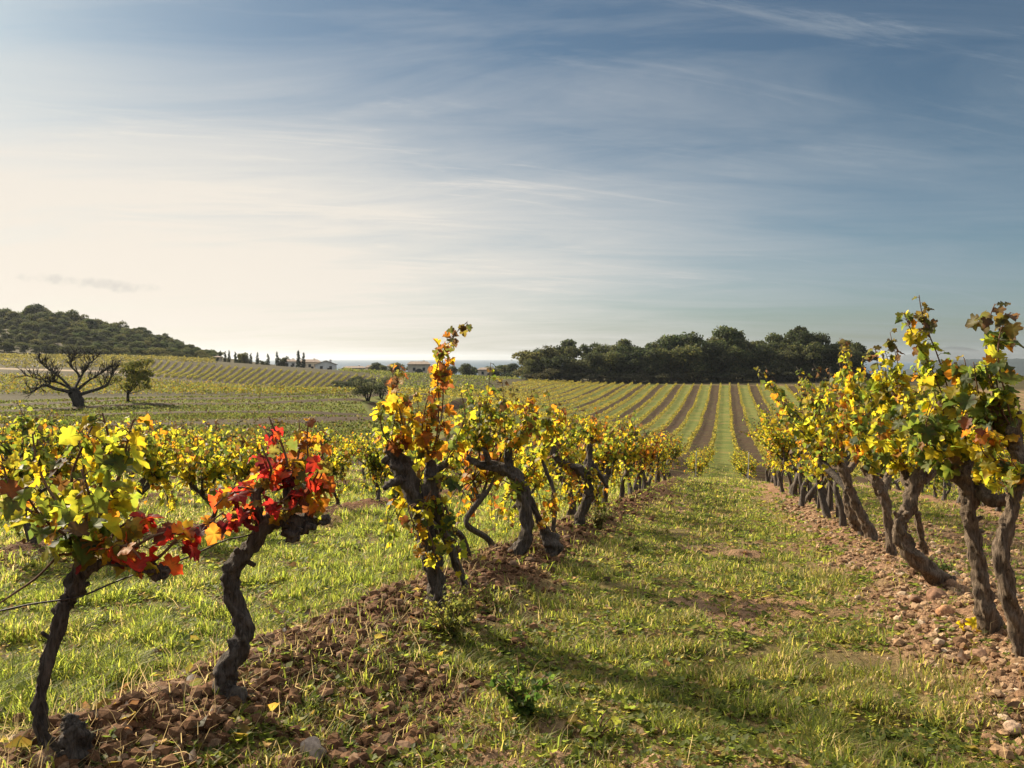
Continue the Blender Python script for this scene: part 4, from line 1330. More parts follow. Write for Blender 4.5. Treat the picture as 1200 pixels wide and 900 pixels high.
# ------------------------------------------------------------------ generic vines of the rows
def vine_meshes(seed, trunk_h, shoot_l, nshoot, leaf, pal, tmpl, dens=1.0, gap=0.05, thick=1.0):
    """one bush vine, base at the origin: woody mesh (trunk, arms, canes) and foliage mesh"""
    r = np.random.default_rng(seed)
    wb, fb = MB(), MB()
    lean = r.normal(size=2) * 0.14
    mid = r.normal(size=2) * 0.08
    hd_ = np.array([lean[0], lean[1], trunk_h])
    tube(wb, [(-lean[0] * .4, -lean[1] * .4, -0.08), (-lean[0] * .3 + mid[0] * .5, -lean[1] * .3, trunk_h * .2), (mid[0], mid[1], trunk_h * .55), hd_ * [1, 1, .9], hd_], np.array([0.050, 0.038, 0.028, 0.036, 0.026]) * thick, 24, 10, 0.42, r=r)
    if r.random() < .5:
        a = r.uniform(0, 6.28)
        tube(wb, [(cos(a) * .12, sin(a) * .12, -.05), (cos(a) * .1, sin(a) * .1, trunk_h * .4), hd_ * [1, 1, .85]], [.022, .018, .02], 10, 7, .3, r=r)
    heads = []
    for k_ in range(r.integers(3, 5)):
        a = r.uniform(0, 6.28)
        q0 = r.uniform(.08, .22)
        e = hd_ + np.array([cos(a) * q0, sin(a) * q0, r.uniform(.05, .16)])
        tube(wb, [hd_ - [0, 0, .04], hd_ + (e - hd_) * [.6, .6, .25], e], np.array([.024, .018, .015]) * thick, 10, 7, .4, r=r)
        heads.append(e)
    for k_ in range(nshoot):
        st = heads[k_ % len(heads)]
        a = r.uniform(0, 6.28)
        L = shoot_l * r.uniform(.65, 1.15)
        up = r.uniform(.55, 1.0)
        v = norm(np.array([cos(a) * (1 - up * .6), sin(a) * (1 - up * .6), up]))
        droop = r.uniform(-.1, .45) * (1 - up) * 1.6
        pts = [st, st + v * L * .5 + r.normal(size=3) * .03, st + v * L + np.array([0, 0, -droop * L]) + r.normal(size=3) * .06]
        p = tube(wb, pts, [.006, .0045, .002], 8, 4, r=r)
        shoot_leaves(fb, p, leaf, pal, r, tmpl, gap, dens=dens, tip_pal=DRY if r.random() < .35 else None)
    for k_ in range(9):                                  # low leaves hanging under the head
        a = r.uniform(0, 6.28)
        st = heads[k_ % len(heads)]
        p = tube(wb, [st, st + np.array([cos(a) * .15, sin(a) * .15, -.08]), st + np.array([cos(a) * .22, sin(a) * .22, -.35])], [.005, .004, .002], 6, 4, r=r)
        shoot_leaves(fb, p, leaf * .9, pal, r, tmpl, gap * 1.4, dens=dens)
    return wb.mesh('trunk', M_BARK), fb.mesh('foliage', M_LEAF)


def put_vine(meshes, x, y, label, group, sc_=1.0, rot=None):
    t_ = thing('grapevine', label, 'grapevine', (x, y, gz(x, y) - 0.01), group, random.uniform(0, 6.28) if rot is None else rot)
    t_.scale = (sc_, sc_, sc_)
    link(bpy.data.objects.new('trunk', meshes[0]), t_)
    link(bpy.data.objects.new('foliage', meshes[1]), t_)
    return t_


n_vines = 10
for k, (dx, Y_) in enumerate(((-.15, 5.15), (-.1, 5.75), (-.2, 7.55), (.05, 8.3))):
    ms = vine_meshes(280 + k, .42, .50, 20, .064, (YEL, ORG, YEL, YEL, GRN)[k], 1, 1.0, .032, .6)
    put_vine(ms, ROW_L1 + dx, Y_, 'small yellow vine filling the gaps between the tall leaning vine and the forked one', 'small vines between the larger ones')
Y_ = 9.0
k = 0
while Y_ < 25.5:                                          # left row beyond the shaped ones
    ms = vine_meshes(300 + k, random.uniform(.5, .62), .66, 22, .066, (YEL, YEL, ORG, GRN)[k % 4], 1 if Y_ < 16 else 2, 1.0, .030)
    put_vine(ms, ROW_L1 + random.uniform(-.1, .1), Y_, 'yellow-leaved vine further down the row of the tall leaning vine', 'vines down the row with the tall leaning vine')
    Y_ += random.uniform(.8, 1.05); k += 1
Y_ = 8.6
k = 0
while Y_ < 25.5:                                          # right row: taller plants
    ms = vine_meshes(400 + k, random.uniform(.68, .82), .95, 24, .072, (YEL, GRN, YEL, ORG)[k % 4], 1 if Y_ < 16 else 2, 1.0, .031)
    put_vine(ms, ROW_R1 + random.uniform(-.12, .12), Y_, 'tall yellow-green vine further down the row of thick twisted trunks', 'vines down the row of thick twisted trunks')
    Y_ += random.uniform(.75, 1.0); k += 1

LOWV = [vine_meshes(500 + k_, .38, .52, 30, .062, (YEL, YEL, GRN, YEL)[k_ % 4], 1, 1.0, .028, .68) for k_ in range(8)]
LOWF = [vine_meshes(540 + k_, .38, .52, 26, .080, (YEL, GRN)[k_ % 2], 2, 1.0, .036, .7) for k_ in range(6)]
names = {2: 'second', 3: 'third', 4: 'fourth', 5: 'fifth', 6: 'sixth', 7: 'seventh', 8: 'eighth', 9: 'ninth', 10: 'tenth'}
for rw in range(2, 11):
    X_ = ROW_L1 - ROWS_W * (rw - 1)
    Y_ = max(4.3, -X_ * 0.80 - 1.0) + random.uniform(0, .6)
    while Y_ < 27:
        near_v = math.hypot(X_, Y_) < 11
        put_vine((LOWV if near_v else LOWF)[random.randrange(8 if near_v else 6)], X_ + random.uniform(-.1, .1), Y_,
                 f'low yellow-leaved vine, {names[rw]} row left of the grass alley', f'vines of the {names[rw]} row towards the meadow', random.uniform(.78, .92) if rw == 2 else random.uniform(.9, 1.12))
        Y_ += random.uniform(.80, 1.0) * (1.0 if near_v else 1.1); n_vines += 1
for rw in range(2, 4):
    X_ = ROW_R1 + ROWS_W * (rw - 1)
    Y_ = max(7.0, X_ / 0.36) + random.uniform(0, .6)
    while Y_ < 25:
        put_vine(LOWV[random.randrange(8)] if Y_ < 14 else LOWF[random.randrange(6)], X_ + random.uniform(-.1, .1), Y_, f'vine seen between the thick trunks, {names[rw]} row on the stony side', f'vines of the {names[rw]} row on the stony side', random.uniform(1.1, 1.4))
        Y_ += random.uniform(1.0, 1.2)

# first vines of the far block
for rw, X_ in (('left edge of the bright alley', -0.145 - FAR_W / 2), ('right edge of the bright alley', -0.145 + FAR_W / 2), ('second row left of the bright alley', -0.145 - FAR_W * 1.5), ('second row right of the bright alley', -0.145 + FAR_W * 1.5)):
    Y_ = 43.5
    while Y_ < 66:
        put_vine(LOWF[random.randrange(6)], X_ + random.uniform(-.08, .08), Y_, f'yellow-green vine starting the far block, {rw}', f'first vines of the far block, {rw}', random.uniform(1.15, 1.35))
        Y_ += random.uniform(.95, 1.1)


def vine_row_cards(mb, pts, per_m, h0, h1, wd, size, cols, r):
    """leaf clumps heaped along a row of far vines (pts: polyline x, y)"""
    pts = np.asarray(pts, float)
    L = np.concatenate([[0], np.cumsum(np.linalg.norm(np.diff(pts, axis=0), axis=1))])
    n = int(L[-1] * per_m)
    t = r.uniform(0, L[-1], n)
    x = np.interp(t, L, pts[:, 0]) + r.normal(size=n) * wd
    y = np.interp(t, L, pts[:, 1]) + r.normal(size=n) * wd
    o9 = r.uniform(0, 200)
    x = x + .35 * (vn(t * .06 + o9, t * 0 + o9) - .5)
    ok = vn(t * .8 + o9, t * 0 + 7.7) > .16
    x, y, t = x[ok], y[ok], t[ok]
    n = len(x)
    hh = h0 + (h1 - h0) * r.beta(1.6, 1.4, n) * (0.75 + 0.5 * vn(t * 0.9, t * 0 + r.uniform(0, 99)))
    return x, y, hh, n


def far_rows(name, label, rows, per_m, h0, h1, wd, size, cols, seed):
    r = np.random.default_rng(seed)
    xs, ys, hs_ = [], [], []
    mb = MB()
    for pts in rows:
        x, y, hh, n = vine_row_cards(mb, pts, per_m, h0, h1, wd, size, cols, r)
        xs.append(x); ys.append(y); hs_.append(hh)
    x = np.concatenate(xs); y = np.concatenate(ys); hh = np.concatenate(hs_)
    n = len(x)
    pos = np.stack([x, y, base_z(x, y) + hh], 1)
    nr = norm(r.normal(size=(n, 3)) + np.array([0, 0, .5]))
    ax = norm(np.cross(nr, r.normal(size=(n, 3))))
    ci = r.integers(0, len(cols), n)
    ti = np.array(cols)[ci] * r.uniform(.75, 1.25, (n, 1))
    leaves(mb, pos, ax, nr, size * r.uniform(.7, 1.3, n), ti, ti, 2, r)
    o = mb.build(name, M_LEAF_FAR)
    return tag(o, label, 'vineyard', kind='stuff')


FARC = [(0.36, 0.30, 0.05), (0.27, 0.25, 0.05), (0.40, 0.29, 0.05), (0.19, 0.19, 0.04)]
rows = []
for k_ in range(-22, 23):
    X_ = -0.145 - FAR_W / 2 + FAR_W * k_
    y0 = 66.5 if k_ in (0, 1, -1, 2) else 43.5
    if k_ < -4:
        y0 = 46 + (-4 - k_) * 4.8 if X_ > -46 else 96 + (-46 - X_) / 0.09
    if y0 < 245:
        rows.append([(X_, y) for y in np.arange(y0, 251, 4.0)])
far_rows('vineyard_rows', 'thin golden vine rows striping the far slope below the wood', rows, 22, .10, .78, .09, .21, FARC, 61)


def px_ground(px, py, d):
    p = ray(px, py)
    return np.array([p[0] * d, p[1] * d])


# terraced vineyard below the cypresses: rows climb away to the right
rows = []
for f in np.linspace(-0.10, 1.0, 30):
    a = px_ground(180 + 232 * f, 440 + 17 * f, 150)
    b = px_ground(204 + 232 * f, 424 + 15 * f, 216)
    rows.append([a + (b - a) * t_ for t_ in np.linspace(0, 1, 14)])
far_rows('vineyard_rows', 'terraced vineyard in slanting rows below the cypresses', rows, 20, .05, .5, .07, .20, [(0.22, 0.21, 0.05), (0.27, 0.22, 0.05), (0.15, 0.16, 0.04)], 62)
rows = []
for d in np.arange(104, 139, 2.2):
    rows.append([px_ground(px, 455, d) for px in np.linspace(-90, 405 + (d - 105) * .4, 40)])
far_rows('vineyard_rows', 'band of yellow vines across the meadow behind the bare tree', rows, 16, .1, .85, .35, .26, [(0.22, 0.20, 0.04), (0.17, 0.18, 0.042), (0.13, 0.15, 0.04), (0.26, 0.18, 0.03)], 63)
rows = []
for d in np.arange(185, 285, 5):
    rows.append([px_ground(px, 425, d) for px in np.linspace(-90, 176 if d < 225 else 250, 30)])
rows = [p_ for p_ in rows]
far_rows('vineyard_rows', 'golden field of vines at the foot of the wooded hill', rows, 9, .1, .9, .9, .45, [(0.22, 0.18, 0.05), (0.18, 0.165, 0.05), (0.15, 0.14, 0.05)], 64)

rows = []
for d in np.arange(150, 335, 6):
    rows.append([px_ground(px, 446, d) for px in np.linspace(438 if d < 230 else 400, 618 - (335 - d) * .35, 24)])
far_rows('vineyard_rows', 'green and gold vine field between the grey-green shrubs and the pale houses', rows, 8, .05, .8, .8, .42, [(0.15, 0.17, 0.04), (0.19, 0.18, 0.045), (0.11, 0.135, 0.035)], 65)

# ------------------------------------------------------------------ grass, weeds, clods
def scatter(n, r0, r1, half, r):
    th = pi / 2 + YAW + r.uniform(-half, half, n)
    rr = np.exp(r.uniform(math.log(r0), math.log(r1), n))
    return rr * np.cos(th), rr * np.sin(th), rr


def grass(n, seed):
    r = np.random.default_rng(seed)
    x, y, rr = scatter(n, 1.25, 62, radians(44), r)
    so_ = soilness(x, y)
    clump = .55 * fbm(x * 3.2, y * 3.2, 3, 55.0) + .45 * fbm(x * 6.5, y * 6.5, 3, 150.0)
    lush = np.where(x < -1.9, 1.0, 0.62)
    far_ok = (y < 26) | (np.abs(np.mod(x - (-0.145) + FAR_W, 2 * FAR_W) - FAR_W) < 1.15)
    far_ok &= ~((x < -14) & (rr > 30))
    rid_ = np.abs(x - ROW_L1 - .2) < .6
    keep = (r.random(n) < np.maximum((1 - so_) ** 1.4, np.where(rid_, .09, 0)) * lush * np.where(x < -1.9, sstep(.38, .60, clump), sstep(.42, .62, clump))) & far_ok
    x, y, rr, clump = x[keep], y[keep], rr[keep], clump[keep]
    n = len(x)
    z = ground_z(x, y)
    tall = fbm(x * 0.9, y * 0.9, 3, 71.0)
    tuft = sstep(.36, .68, fbm(x * 6.5, y * 6.5, 3, 150.0))
    h = (0.014 + 0.036 * r.random(n) ** 1.8) * (0.55 + 1.1 * tall) * (0.35 + 1.5 * tuft) * (1 + 0.07 * np.minimum(rr, 24)) * np.where(x < -1.9, 0.80, 0.62)
    wd = r.uniform(0.0007, 0.0019, n) * (1 + 0.28 * np.minimum(rr, 40))
    a = r.uniform(0, 2 * pi, n)
    dx = np.stack([np.cos(a), np.sin(a), np.zeros(n)], 1)
    bend = np.stack([np.cos(a + 1.57), np.sin(a + 1.57), np.zeros(n)], 1) * r.uniform(.3, 1.9, (n, 1))
    b = np.stack([x, y, z - .004], 1)
    up = np.array([0, 0, 1.0])
    hh = h[:, None]
    v0 = b - dx * wd[:, None]; v1 = b + dx * wd[:, None]
    m0 = b + up * hh * .6 + bend * hh * .25
    v2 = m0 + dx * wd[:, None] * .7; v3 = m0 - dx * wd[:, None] * .7
    v4 = b + up * hh * r.uniform(.75, 1.0, (n, 1)) + bend * hh * .75
    V = np.stack([v0, v1, v2, v3, v4], 1).reshape(-1, 3)
    o = np.arange(n)[:, None] * 5
    cols = np.array([(0.205, 0.245, 0.036), (0.28, 0.295, 0.048), (0.145, 0.185, 0.034), (0.36, 0.31, 0.08), (0.40, 0.31, 0.16)])
    dry = fbm(x * .7, y * .7, 3, 91.0)
    ci = np.where(r.random(n) < np.where(x < -1.9, .10, .30) + .35 * sstep(.45, .65, dry), 3 + (r.random(n) < .45), r.integers(0, 3, n))
    C = np.repeat(cols[ci] * r.uniform(.75, 1.25, (n, 1)) * (1 + .30 * sstep(-1.6, -2.4, x))[:, None], 5, 0)
    mb = MB()
    mb.add(V, [o + np.array([[0, 1, 2, 3]]), o + np.array([[3, 2, 4]])], C)
    tag(mb.build('grass', M_GRASS), 'short grass of the alleys between the vine rows', 'grass', kind='stuff')
    return n


def ground_weeds(n, seed):
    """low broad-leaved weeds: small leaves in rosettes close to the ground"""
    r = np.random.default_rng(seed)
    nr = n // 9
    x, y, rr = scatter(nr, 1.25, 30, radians(44), r)
    so_ = soilness(x, y)
    pt = fbm(x * 2.0, y * 2.0, 3, 133.0)
    keep = (r.random(nr) < (1 - .80 * so_) * sstep(.26, .55, pt)) & (y < 26)
    x, y, rr = x[keep], y[keep], rr[keep]
    m = len(x)
    k_ = 9
    print('rosettes', m)
    size = (0.0036 + 0.010 * r.random(m) ** 3) * (0.8 + 0.15 * np.minimum(rr, 20))
    a = np.repeat(r.uniform(0, 6.28, m), k_) + np.tile(np.arange(k_) * 2.4, m) + r.normal(size=m * k_) * .2
    S_ = np.repeat(size, k_) * r.uniform(.6, 1.2, m * k_)
    elev = r.uniform(.05, 1.0, m * k_)
    out_ = np.stack([np.cos(a), np.sin(a), elev], 1)
    c = np.stack([x, y, ground_z(x, y) + .003], 1)
    pos = np.repeat(c, k_, 0) + out_ * S_[:, None] * .5
    nrm = np.stack([-np.cos(a) * elev, -np.sin(a) * elev, np.ones(m * k_)], 1) + r.normal(size=(m * k_, 3)) * .3
    cols = np.array([(0.18, 0.22, 0.036), (0.245, 0.27, 0.045), (0.125, 0.165, 0.032), (0.33, 0.29, 0.06), (0.30, 0.20, 0.10)])
    ci = np.repeat(r.choice(5, m, p=(.3, .25, .2, .15, .10)), k_)
    ti = cols[ci] * r.uniform(.75, 1.25, (m * k_, 1))
    mb = MB()
    leaves(mb, pos, out_, nrm, S_ * 1.5, ti, ti, 2, r, .5)
    tag(mb.build('weeds', M_GRASS), 'low broad-leaved weeds carpeting the alley and the row edges', 'weeds', kind='stuff')


def straw(n, seed):
    r = np.random.default_rng(seed)
    x, y, rr = scatter(n, 1.3, 20, radians(42), r)
    k_ = np.round((x - ROW_L1) / ROWS_W)
    dist = np.abs(x - ROW_L1 - k_ * ROWS_W - .15)
    keep = r.random(n) < (.10 + .75 * np.exp(-(dist / .45) ** 2))
    x, y, rr = x[keep], y[keep], rr[keep]
    n = len(x)
    c = np.stack([x, y, ground_z(x, y)], 1)
    lie = r.random(n) < .62
    a = r.uniform(0, 6.28, n)
    L = np.where(lie, r.uniform(.02, .09, n), r.uniform(.02, .10, n)) * (1 + .6 * (r.random(n) < .06))
    el = np.where(lie, r.uniform(.02, .25, n), r.uniform(.9, 1.5, n))
    d = np.stack([np.cos(a) * np.cos(el), np.sin(a) * np.cos(el), np.sin(el)], 1)
    wv_ = norm(np.cross(d, r.normal(size=(n, 3)))) * (r.uniform(.0004, .0008, n) * (1 + .12 * rr))[:, None]
    s = c + np.array([0, 0, .006])
    m_ = s + d * L[:, None] * .5 + r.normal(size=(n, 3)) * .012
    e = s + d * L[:, None] + r.normal(size=(n, 3)) * .02
    V = np.stack([s - wv_, s + wv_, m_ + wv_, m_ - wv_, e], 1).reshape(-1, 3)
    o = np.arange(n)[:, None] * 5
    C = np.repeat(np.array([(0.42, 0.32, 0.18)]) * r.uniform(.5, 1.2, (n, 1)), 5, 0)
    mb = MB()
    mb.add(V, [o + np.array([[0, 1, 2, 3]]), o + np.array([[3, 2, 4]])], C)
    tag(mb.build('dry_grass', M_GRASS), 'dry straw stalks along the feet of the vine rows', 'dry grass', kind='stuff')


ICO = None


def ico():
    t = (1 + sqrt(5)) / 2
    V = norm(np.array([(-1, t, 0), (1, t, 0), (-1, -t, 0), (1, -t, 0), (0, -1, t), (0, 1, t), (0, -1, -t), (0, 1, -t), (t, 0, -1), (t, 0, 1), (-t, 0, -1), (-t, 0, 1)], float))
    F = np.array([(0, 11, 5), (0, 5, 1), (0, 1, 7), (0, 7, 10), (0, 10, 11), (1, 5, 9), (5, 11, 4), (11, 10, 2), (10, 7, 6), (7, 1, 8), (3, 9, 4), (3, 4, 2), (3, 2, 6), (3, 6, 8), (3, 8, 9), (4, 9, 5), (2, 4, 11), (6, 2, 10), (8, 6, 7), (9, 8, 1)])
    return V, F


M_STONE, t, out = mat('earth clod')
at = tint_attr(t)
pos = t.new('ShaderNodeTexCoord').outputs['Object']
nz = t.noise(pos, 90, 4, .65)
c = t.mix(t.remap(nz, .3, .7), t.mix(1.0, at.outputs['Color'], (.65, .62, .6), 'MULTIPLY'), t.mix(1.0, at.outputs['Color'], (1.25, 1.2, 1.15), 'MULTIPLY'))
p = principled(t, c, .95, .12, nz, .7, .004)
t.l.new(p.outputs[0], out.inputs[0])


def clods(n, seed):
    r = np.random.default_rng(seed)
    x, y, rr = scatter(n, 1.25, 16, radians(54), r)
    so_ = soilness(x, y)
    cl = fbm(x * 3.2, y * 3.2, 3, 55.0)
    keep = r.random(n) < np.maximum(so_ ** 1.3 * np.where(x > .4, 1.0, .85), .25 * sstep(.5, .35, cl))
    rid = np.abs(x - ROW_L1 - .2) < .6
    onrow = rid | (x > .75)
    keep &= onrow | (r.random(n) < .35)
    big = np.where(rid, 1.15, np.where(onrow, 1.0, .45))
    x, y, rr, big, rid = x[keep], y[keep], rr[keep], big[keep], rid[keep]
    n = len(x)
    V0, F0 = ico()
    s = (0.0024 + 0.017 * big * r.random(n) ** 9.0) * (1 + .10 * np.minimum(rr, 9))
    sh = r.uniform(.65, 1.3, (n, 1, 3)) * [1, 1, .75]
    V = V0[None] * sh * r.uniform(.78, 1.18, (n, 12, 1)) * s[:, None, None]
    a = r.uniform(0, 6.28, n)
    ca, sa = np.cos(a)[:, None], np.sin(a)[:, None]
    V = np.stack([V[..., 0] * ca - V[..., 1] * sa, V[..., 0] * sa + V[..., 1] * ca, V[..., 2]], -1)
    V += np.stack([x, y, ground_z(x, y) + s * .3], 1)[:, None]
    cols = np.array([(0.27, 0.175, 0.100), (0.34, 0.235, 0.145), (0.19, 0.115, 0.066), (0.41, 0.32, 0.225)])
    C = np.repeat(cols[r.choice(4, n, p=(.38, .27, .25, .10))] * r.uniform(.75, 1.2, (n, 1)) * np.where(rid[:, None], [[.50, .42, .38]], 1.0), 12, 0)  # clods on the left ridge tinted darker, its shade put into the colour
    mb = MB()
    mb.add(V.reshape(-1, 3), (F0[None] + (np.arange(n) * 12)[:, None, None]).reshape(-1, 3), C)
    tag(mb.build('soil_clods', M_STONE, None, False), 'reddish earth clods and small stones of the tilled ridges', 'earth clods', kind='stuff')


def meadow_tufts(n, seed):
    """coarse tufts of the rough meadow beyond the near vines"""
    r = np.random.default_rng(seed)
    x, y, rr = scatter(n, 34, 112, radians(40), r)
    q_ = x * DQ[0] + y * DQ[1]
    p0 = -x * DQ[1] + y * DQ[0]
    qq_ = q_ + 6 * (fbm(p0 * 0.02, q_ * 0.02, 2, 3.0) - 0.5) + p0 * 0.06
    b_ = sstep(0.36, 0.62, vn(qq_ * 0.27 + 4.3, p0 * 0.006) * 0.70 + 0.30 * fbm(x * 0.5, y * 0.5, 3, 40.0))
    edge_ = np.where(y < 96, -13 - (y - 43) * 0.62, -46.0 - (y - 96) * 0.09)
    keep = (x < edge_ - 1.5) & (r.random(n) < .05 + .95 * b_) & (q_ < 107) & (x < -20) & ((y > 29) | (x < -30))
    x, y, rr, b_ = x[keep], y[keep], rr[keep], b_[keep]
    m = len(x)
    nr_ = norm(r.normal(size=(m, 3)) * [1, 1, .3])
    ax = norm(np.array([0, 0, 1.0]) + r.normal(size=(m, 3)) * .5)
    sz = r.uniform(.05, .17, m) * (1 + .006 * rr)
    cols = np.array([(0.085, 0.105, 0.026), (0.12, 0.125, 0.032), (0.065, 0.08, 0.022), (0.12, 0.10, 0.045), (0.06, 0.042, 0.022)])
    ci = np.where(r.random(m) < .25 + .5 * (1 - b_), r.integers(3, 5, m), r.integers(0, 3, m))
    ti = cols[ci] * r.uniform(.7, 1.2, (m, 1))
    mb = MB()
    leaves(mb, np.stack([x, y, ground_z(x, y) - .02], 1), ax, nr_, sz, ti, ti, 2, r)
    tag(mb.build('meadow_grass', M_GRASS), 'rough grass tufts in bands across the meadow', 'grass', kind='stuff')


meadow_tufts(240000, 75)
grass(1700000, 71)
ground_weeds(1300000, 72)
straw(36000, 73)
clods(360000, 74)


def stone(px, py, wpx, hpx, col, label, seed):
    """a lumpy stone resting half sunk in the earth"""
    r = np.random.default_rng(seed)
    p, d = hit(px, py)
    s = d / FPX
    import bmesh
    bm = bmesh.new()
    bmesh.ops.create_icosphere(bm, subdivisions=3, radius=1)
    V = np.array([v.co[:] for v in bm.verts])
    F = np.array([[v.index for v in f.verts] for f in bm.faces])
    bm.free()
    o = r.uniform(0, 50)
    k_ = 1 + .55 * (vn(V[:, 0] * 1.6 + o, V[:, 1] * 1.6 + V[:, 2] * 1.3) - .5) + .22 * (vn(V[:, 0] * 4 + o, V[:, 2] * 4 + V[:, 1] * 3) - .5)
    V = V * k_[:, None] * np.array([wpx * s / 2, wpx * s / 2.3, hpx * s / 2])
    mb = MB()
    mb.add(V, F, col)
    ob = mb.build('stone', M_STONE)
    ob.location = (p[0], p[1], gz(p[0], p[1]) + hpx * s * .22)
    ob.rotation_euler = (r.normal() * .2, r.normal() * .2, r.uniform(0, 6.28))
    return tag(ob, label, 'stone')


stone(367, 888, 30, 30, (0.34, 0.28, 0.23), 'pale grey-brown stone at the foot of the ridge below the red vine', 1)
stone(1108, 722, 20, 17, (0.40, 0.22, 0.12), 'orange-brown clod lying just before the reclining trunk', 2)
stone(1098, 703, 26, 15, (0.22, 0.13, 0.085), 'wide flat brown stone behind the orange-brown clod', 3)
stone(1072, 706, 14, 11, (0.20, 0.12, 0.08), 'small brown stone further into the alley than the flat one', 4)
stone(1113, 688, 15, 13, (0.26, 0.16, 0.10), 'rounded brown clod resting against the reclining trunk', 5)
stone(1150, 770, 18, 13, (0.24, 0.15, 0.10), 'brown clod below the swollen earthy vine foot', 6)
stone(1187, 857, 24, 17, (0.38, 0.28, 0.20), 'pale angular stone at the stony corner nearest the viewer', 7)
stone(537, 702, 22, 12, (0.20, 0.15, 0.12), 'flat grey clod on the ridge beside the tall leaning vine', 8)


def weed_plant(px, py, n, leafs, hgt, label, seed, cols, name='weed', narrow=False):
    r = np.random.default_rng(seed)
    p, d = hit(px, py)
    root = thing(name, label, 'weed', (p[0], p[1], gz(p[0], p[1])))
    sb, fb = MB(), MB()
    for k_ in range(n):
        a = r.uniform(0, 6.28)
        sp = r.uniform(.2, 1.0)
        e = np.array([cos(a) * sp * hgt * .9, sin(a) * sp * hgt * .9, hgt * r.uniform(.55, 1.0)])
        q_ = tube(sb, [(0, 0, -.01), e * [.4, .4, .6], e], [.003, .0022, .0012], 6, 4, r=r)
        shoot_leaves(fb, q_, leafs, [(c_, tuple(v * 1.1 for v in c_), 1) for c_ in cols], r, 1 if not narrow else 2, leafs * (.35 if narrow else .55))
    sb.build('stem', M_CANE, root)
    fb.build('foliage', M_GRASS, root)


def leaf_litter(n, seed):
    r = np.random.default_rng(seed)
    x, y, rr = scatter(n, 1.3, 14, radians(42), r)
    k_ = np.round((x - ROW_L1) / ROWS_W)
    keep = r.random(n) < .10 + .9 * np.exp(-((x - ROW_L1 - k_ * ROWS_W - .1) / .6) ** 2)
    x, y = x[keep], y[keep]
    m = len(x)
    pal = DRY + [((0.40, 0.30, 0.05), (0.30, 0.18, 0.04), 1.5), ((0.22, 0.12, 0.06), (0.16, 0.08, 0.04), 3)]
    ti, ed = pal_pick(pal, m, r)
    a = r.uniform(0, 6.28, m)
    mb = MB()
    leaves(mb, np.stack([x, y, ground_z(x, y) + .012], 1), np.stack([np.cos(a), np.sin(a), r.normal(size=m) * .2], 1), np.array([0, 0, 1.0]) + r.normal(size=(m, 3)) * .4,
           r.uniform(.03, .065, m), ti, ed, 1, r, 1.2)
    tag(mb.build('fallen_leaves', M_LEAF), 'dry brown and yellow leaves fallen along the vine rows', 'fallen leaves', kind='stuff')


leaf_litter(1500, 76)
weed_plant(612, 838, 24, .026, .15, 'dark green broad-leaved weed clump in the middle of the alley', 81, [(0.07, 0.13, 0.025), (0.11, 0.17, 0.03), (0.20, 0.24, 0.04)])
weed_plant(700, 868, 8, .03, .07, 'small bright yellow-green weed close to the viewer', 82, [(0.22, 0.27, 0.04), (0.28, 0.29, 0.05)])
weed_plant(528, 745, 26, .020, .22, 'feathery yellow-green weed at the foot of the tall leaning vine', 83, [(0.20, 0.21, 0.05), (0.26, 0.24, 0.06), (0.15, 0.17, 0.04)], narrow=True)
weed_plant(745, 650, 14, .03, .12, 'weedy tuft along the ridge beyond the arching vine', 84, [(0.14, 0.17, 0.04), (0.20, 0.19, 0.06)], narrow=True)
weed_plant(1100, 676, 12, .028, .14, 'green weed growing behind the reclining vine trunk', 85, [(0.10, 0.14, 0.035), (0.14, 0.18, 0.04)], narrow=True)
weed_plant(700, 620, 22, .03, .26, 'tall brushy weed clump under the forked vine', 86, [(0.14, 0.15, 0.05), (0.18, 0.15, 0.06), (0.11, 0.13, 0.04)], narrow=True)

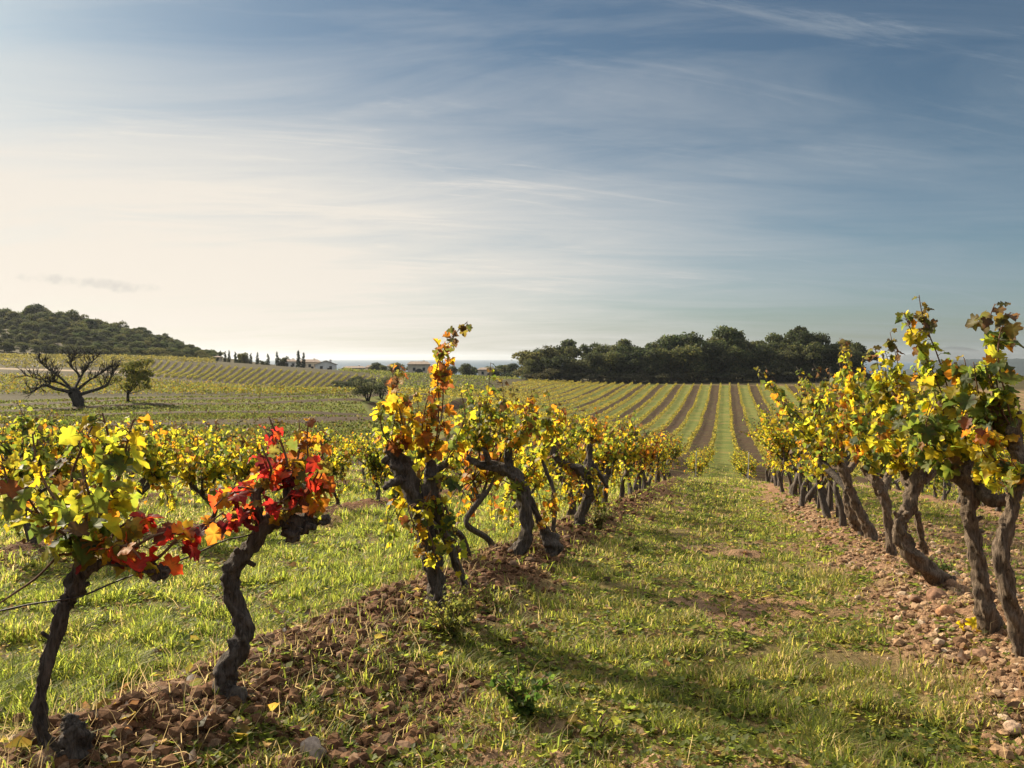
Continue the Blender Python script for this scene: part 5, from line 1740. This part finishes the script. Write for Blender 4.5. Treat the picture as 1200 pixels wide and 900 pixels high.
# fallen bright leaf by the swollen vine foot
fb = MB()
p, d = hit(1138, 742)
r9 = np.random.default_rng(9)
nL = 3
leaves(fb, np.array([p + [0, 0, .035], p + [-.03, .01, .02], p + [.02, -.01, .015]]), np.array([[.3, -.4, .9], [-.6, -.3, .4], [.6, -.2, .1]]), np.array([[-.4, -.7, .3], [-.2, -.5, .8], [.1, -.4, .9]]), np.array([.062, .05, .045]),
       np.array([(0.75, 0.58, 0.03)] * 3), np.array([(0.72, 0.50, 0.02)] * 3), 0, r9)
tag(fb.build('fallen_leaf', M_LEAF), 'bright yellow fallen leaf on stones by the swollen vine foot', 'leaf')

# thin tying wire along the two vines on the left
M_WIRE = flat_mat('dark rusty wire', (0.045, 0.032, 0.026), .6, .3, 40)
cb = MB()
d1 = hit(72, 888)[1]
d2 = hit(278, 822)[1]
pts = [U(-20, 719, d1 - .05), U(0, 716, d1 - .05), U(37, 708, d1 - .03), U(80, 702, d1 - .015), U(100, 697, d1 - .02), U(130, 684, d1 + .05), U(162, 672, d1 + .1), U(215, 655, d1 + .3), U(262, 634, d2 - .05), U(284, 629, d2 - .03), U(299, 625, d2 - .02)]
tube(cb, pts, [.0021] * len(pts), 60, 6)
tag(cb.build('wire', M_WIRE), 'thin dark wire strung from the bent vine to the red vine', 'wire')

# stakes at the ends of the far rows
M_POST = flat_mat('weathered pale post', (0.42, 0.40, 0.37), .85, .15, 8)
for x, y, lab in ((-0.145 + FAR_W / 2, 42.6, 'pale thin stake ending the far row right of the bright alley'), (-0.145 - FAR_W / 2, 42.8, 'pale thin stake ending the far row left of the bright alley')):
    pb = MB()
    zz = gz(x, y)
    tube(pb, [(x, y, zz - .3), (x + .02, y - .03, zz + .8), (x + .03, y - .06, zz + 1.5)], [.022, .022, .02], 6, 8, .05)
    tag(pb.build('vineyard_stake', M_POST), lab, 'stake')

print('vines in the low rows', n_vines)

# air: one closed box of thin haze round everything
M_HAZE, t, out = mat('haze')
pv = t.new('ShaderNodeVolumePrincipled')
pv.inputs['Color'].default_value = (0.80, 0.88, 0.97, 1)
pv.inputs['Density'].default_value = 0.00006
pv.inputs['Anisotropy'].default_value = 0.35
t.l.new(pv.outputs[0], out.inputs['Volume'])
hb = MB()
box(hb, (0, 0, 15), (30000, 30000, 98))
tag(hb.build('haze', M_HAZE, None, False), kind='stuff')
for o in bpy.data.objects:
    if o.get('label') and len(o['label'].replace('-', ' ').split()) > 15: print('LONG', o.name, o['label'])
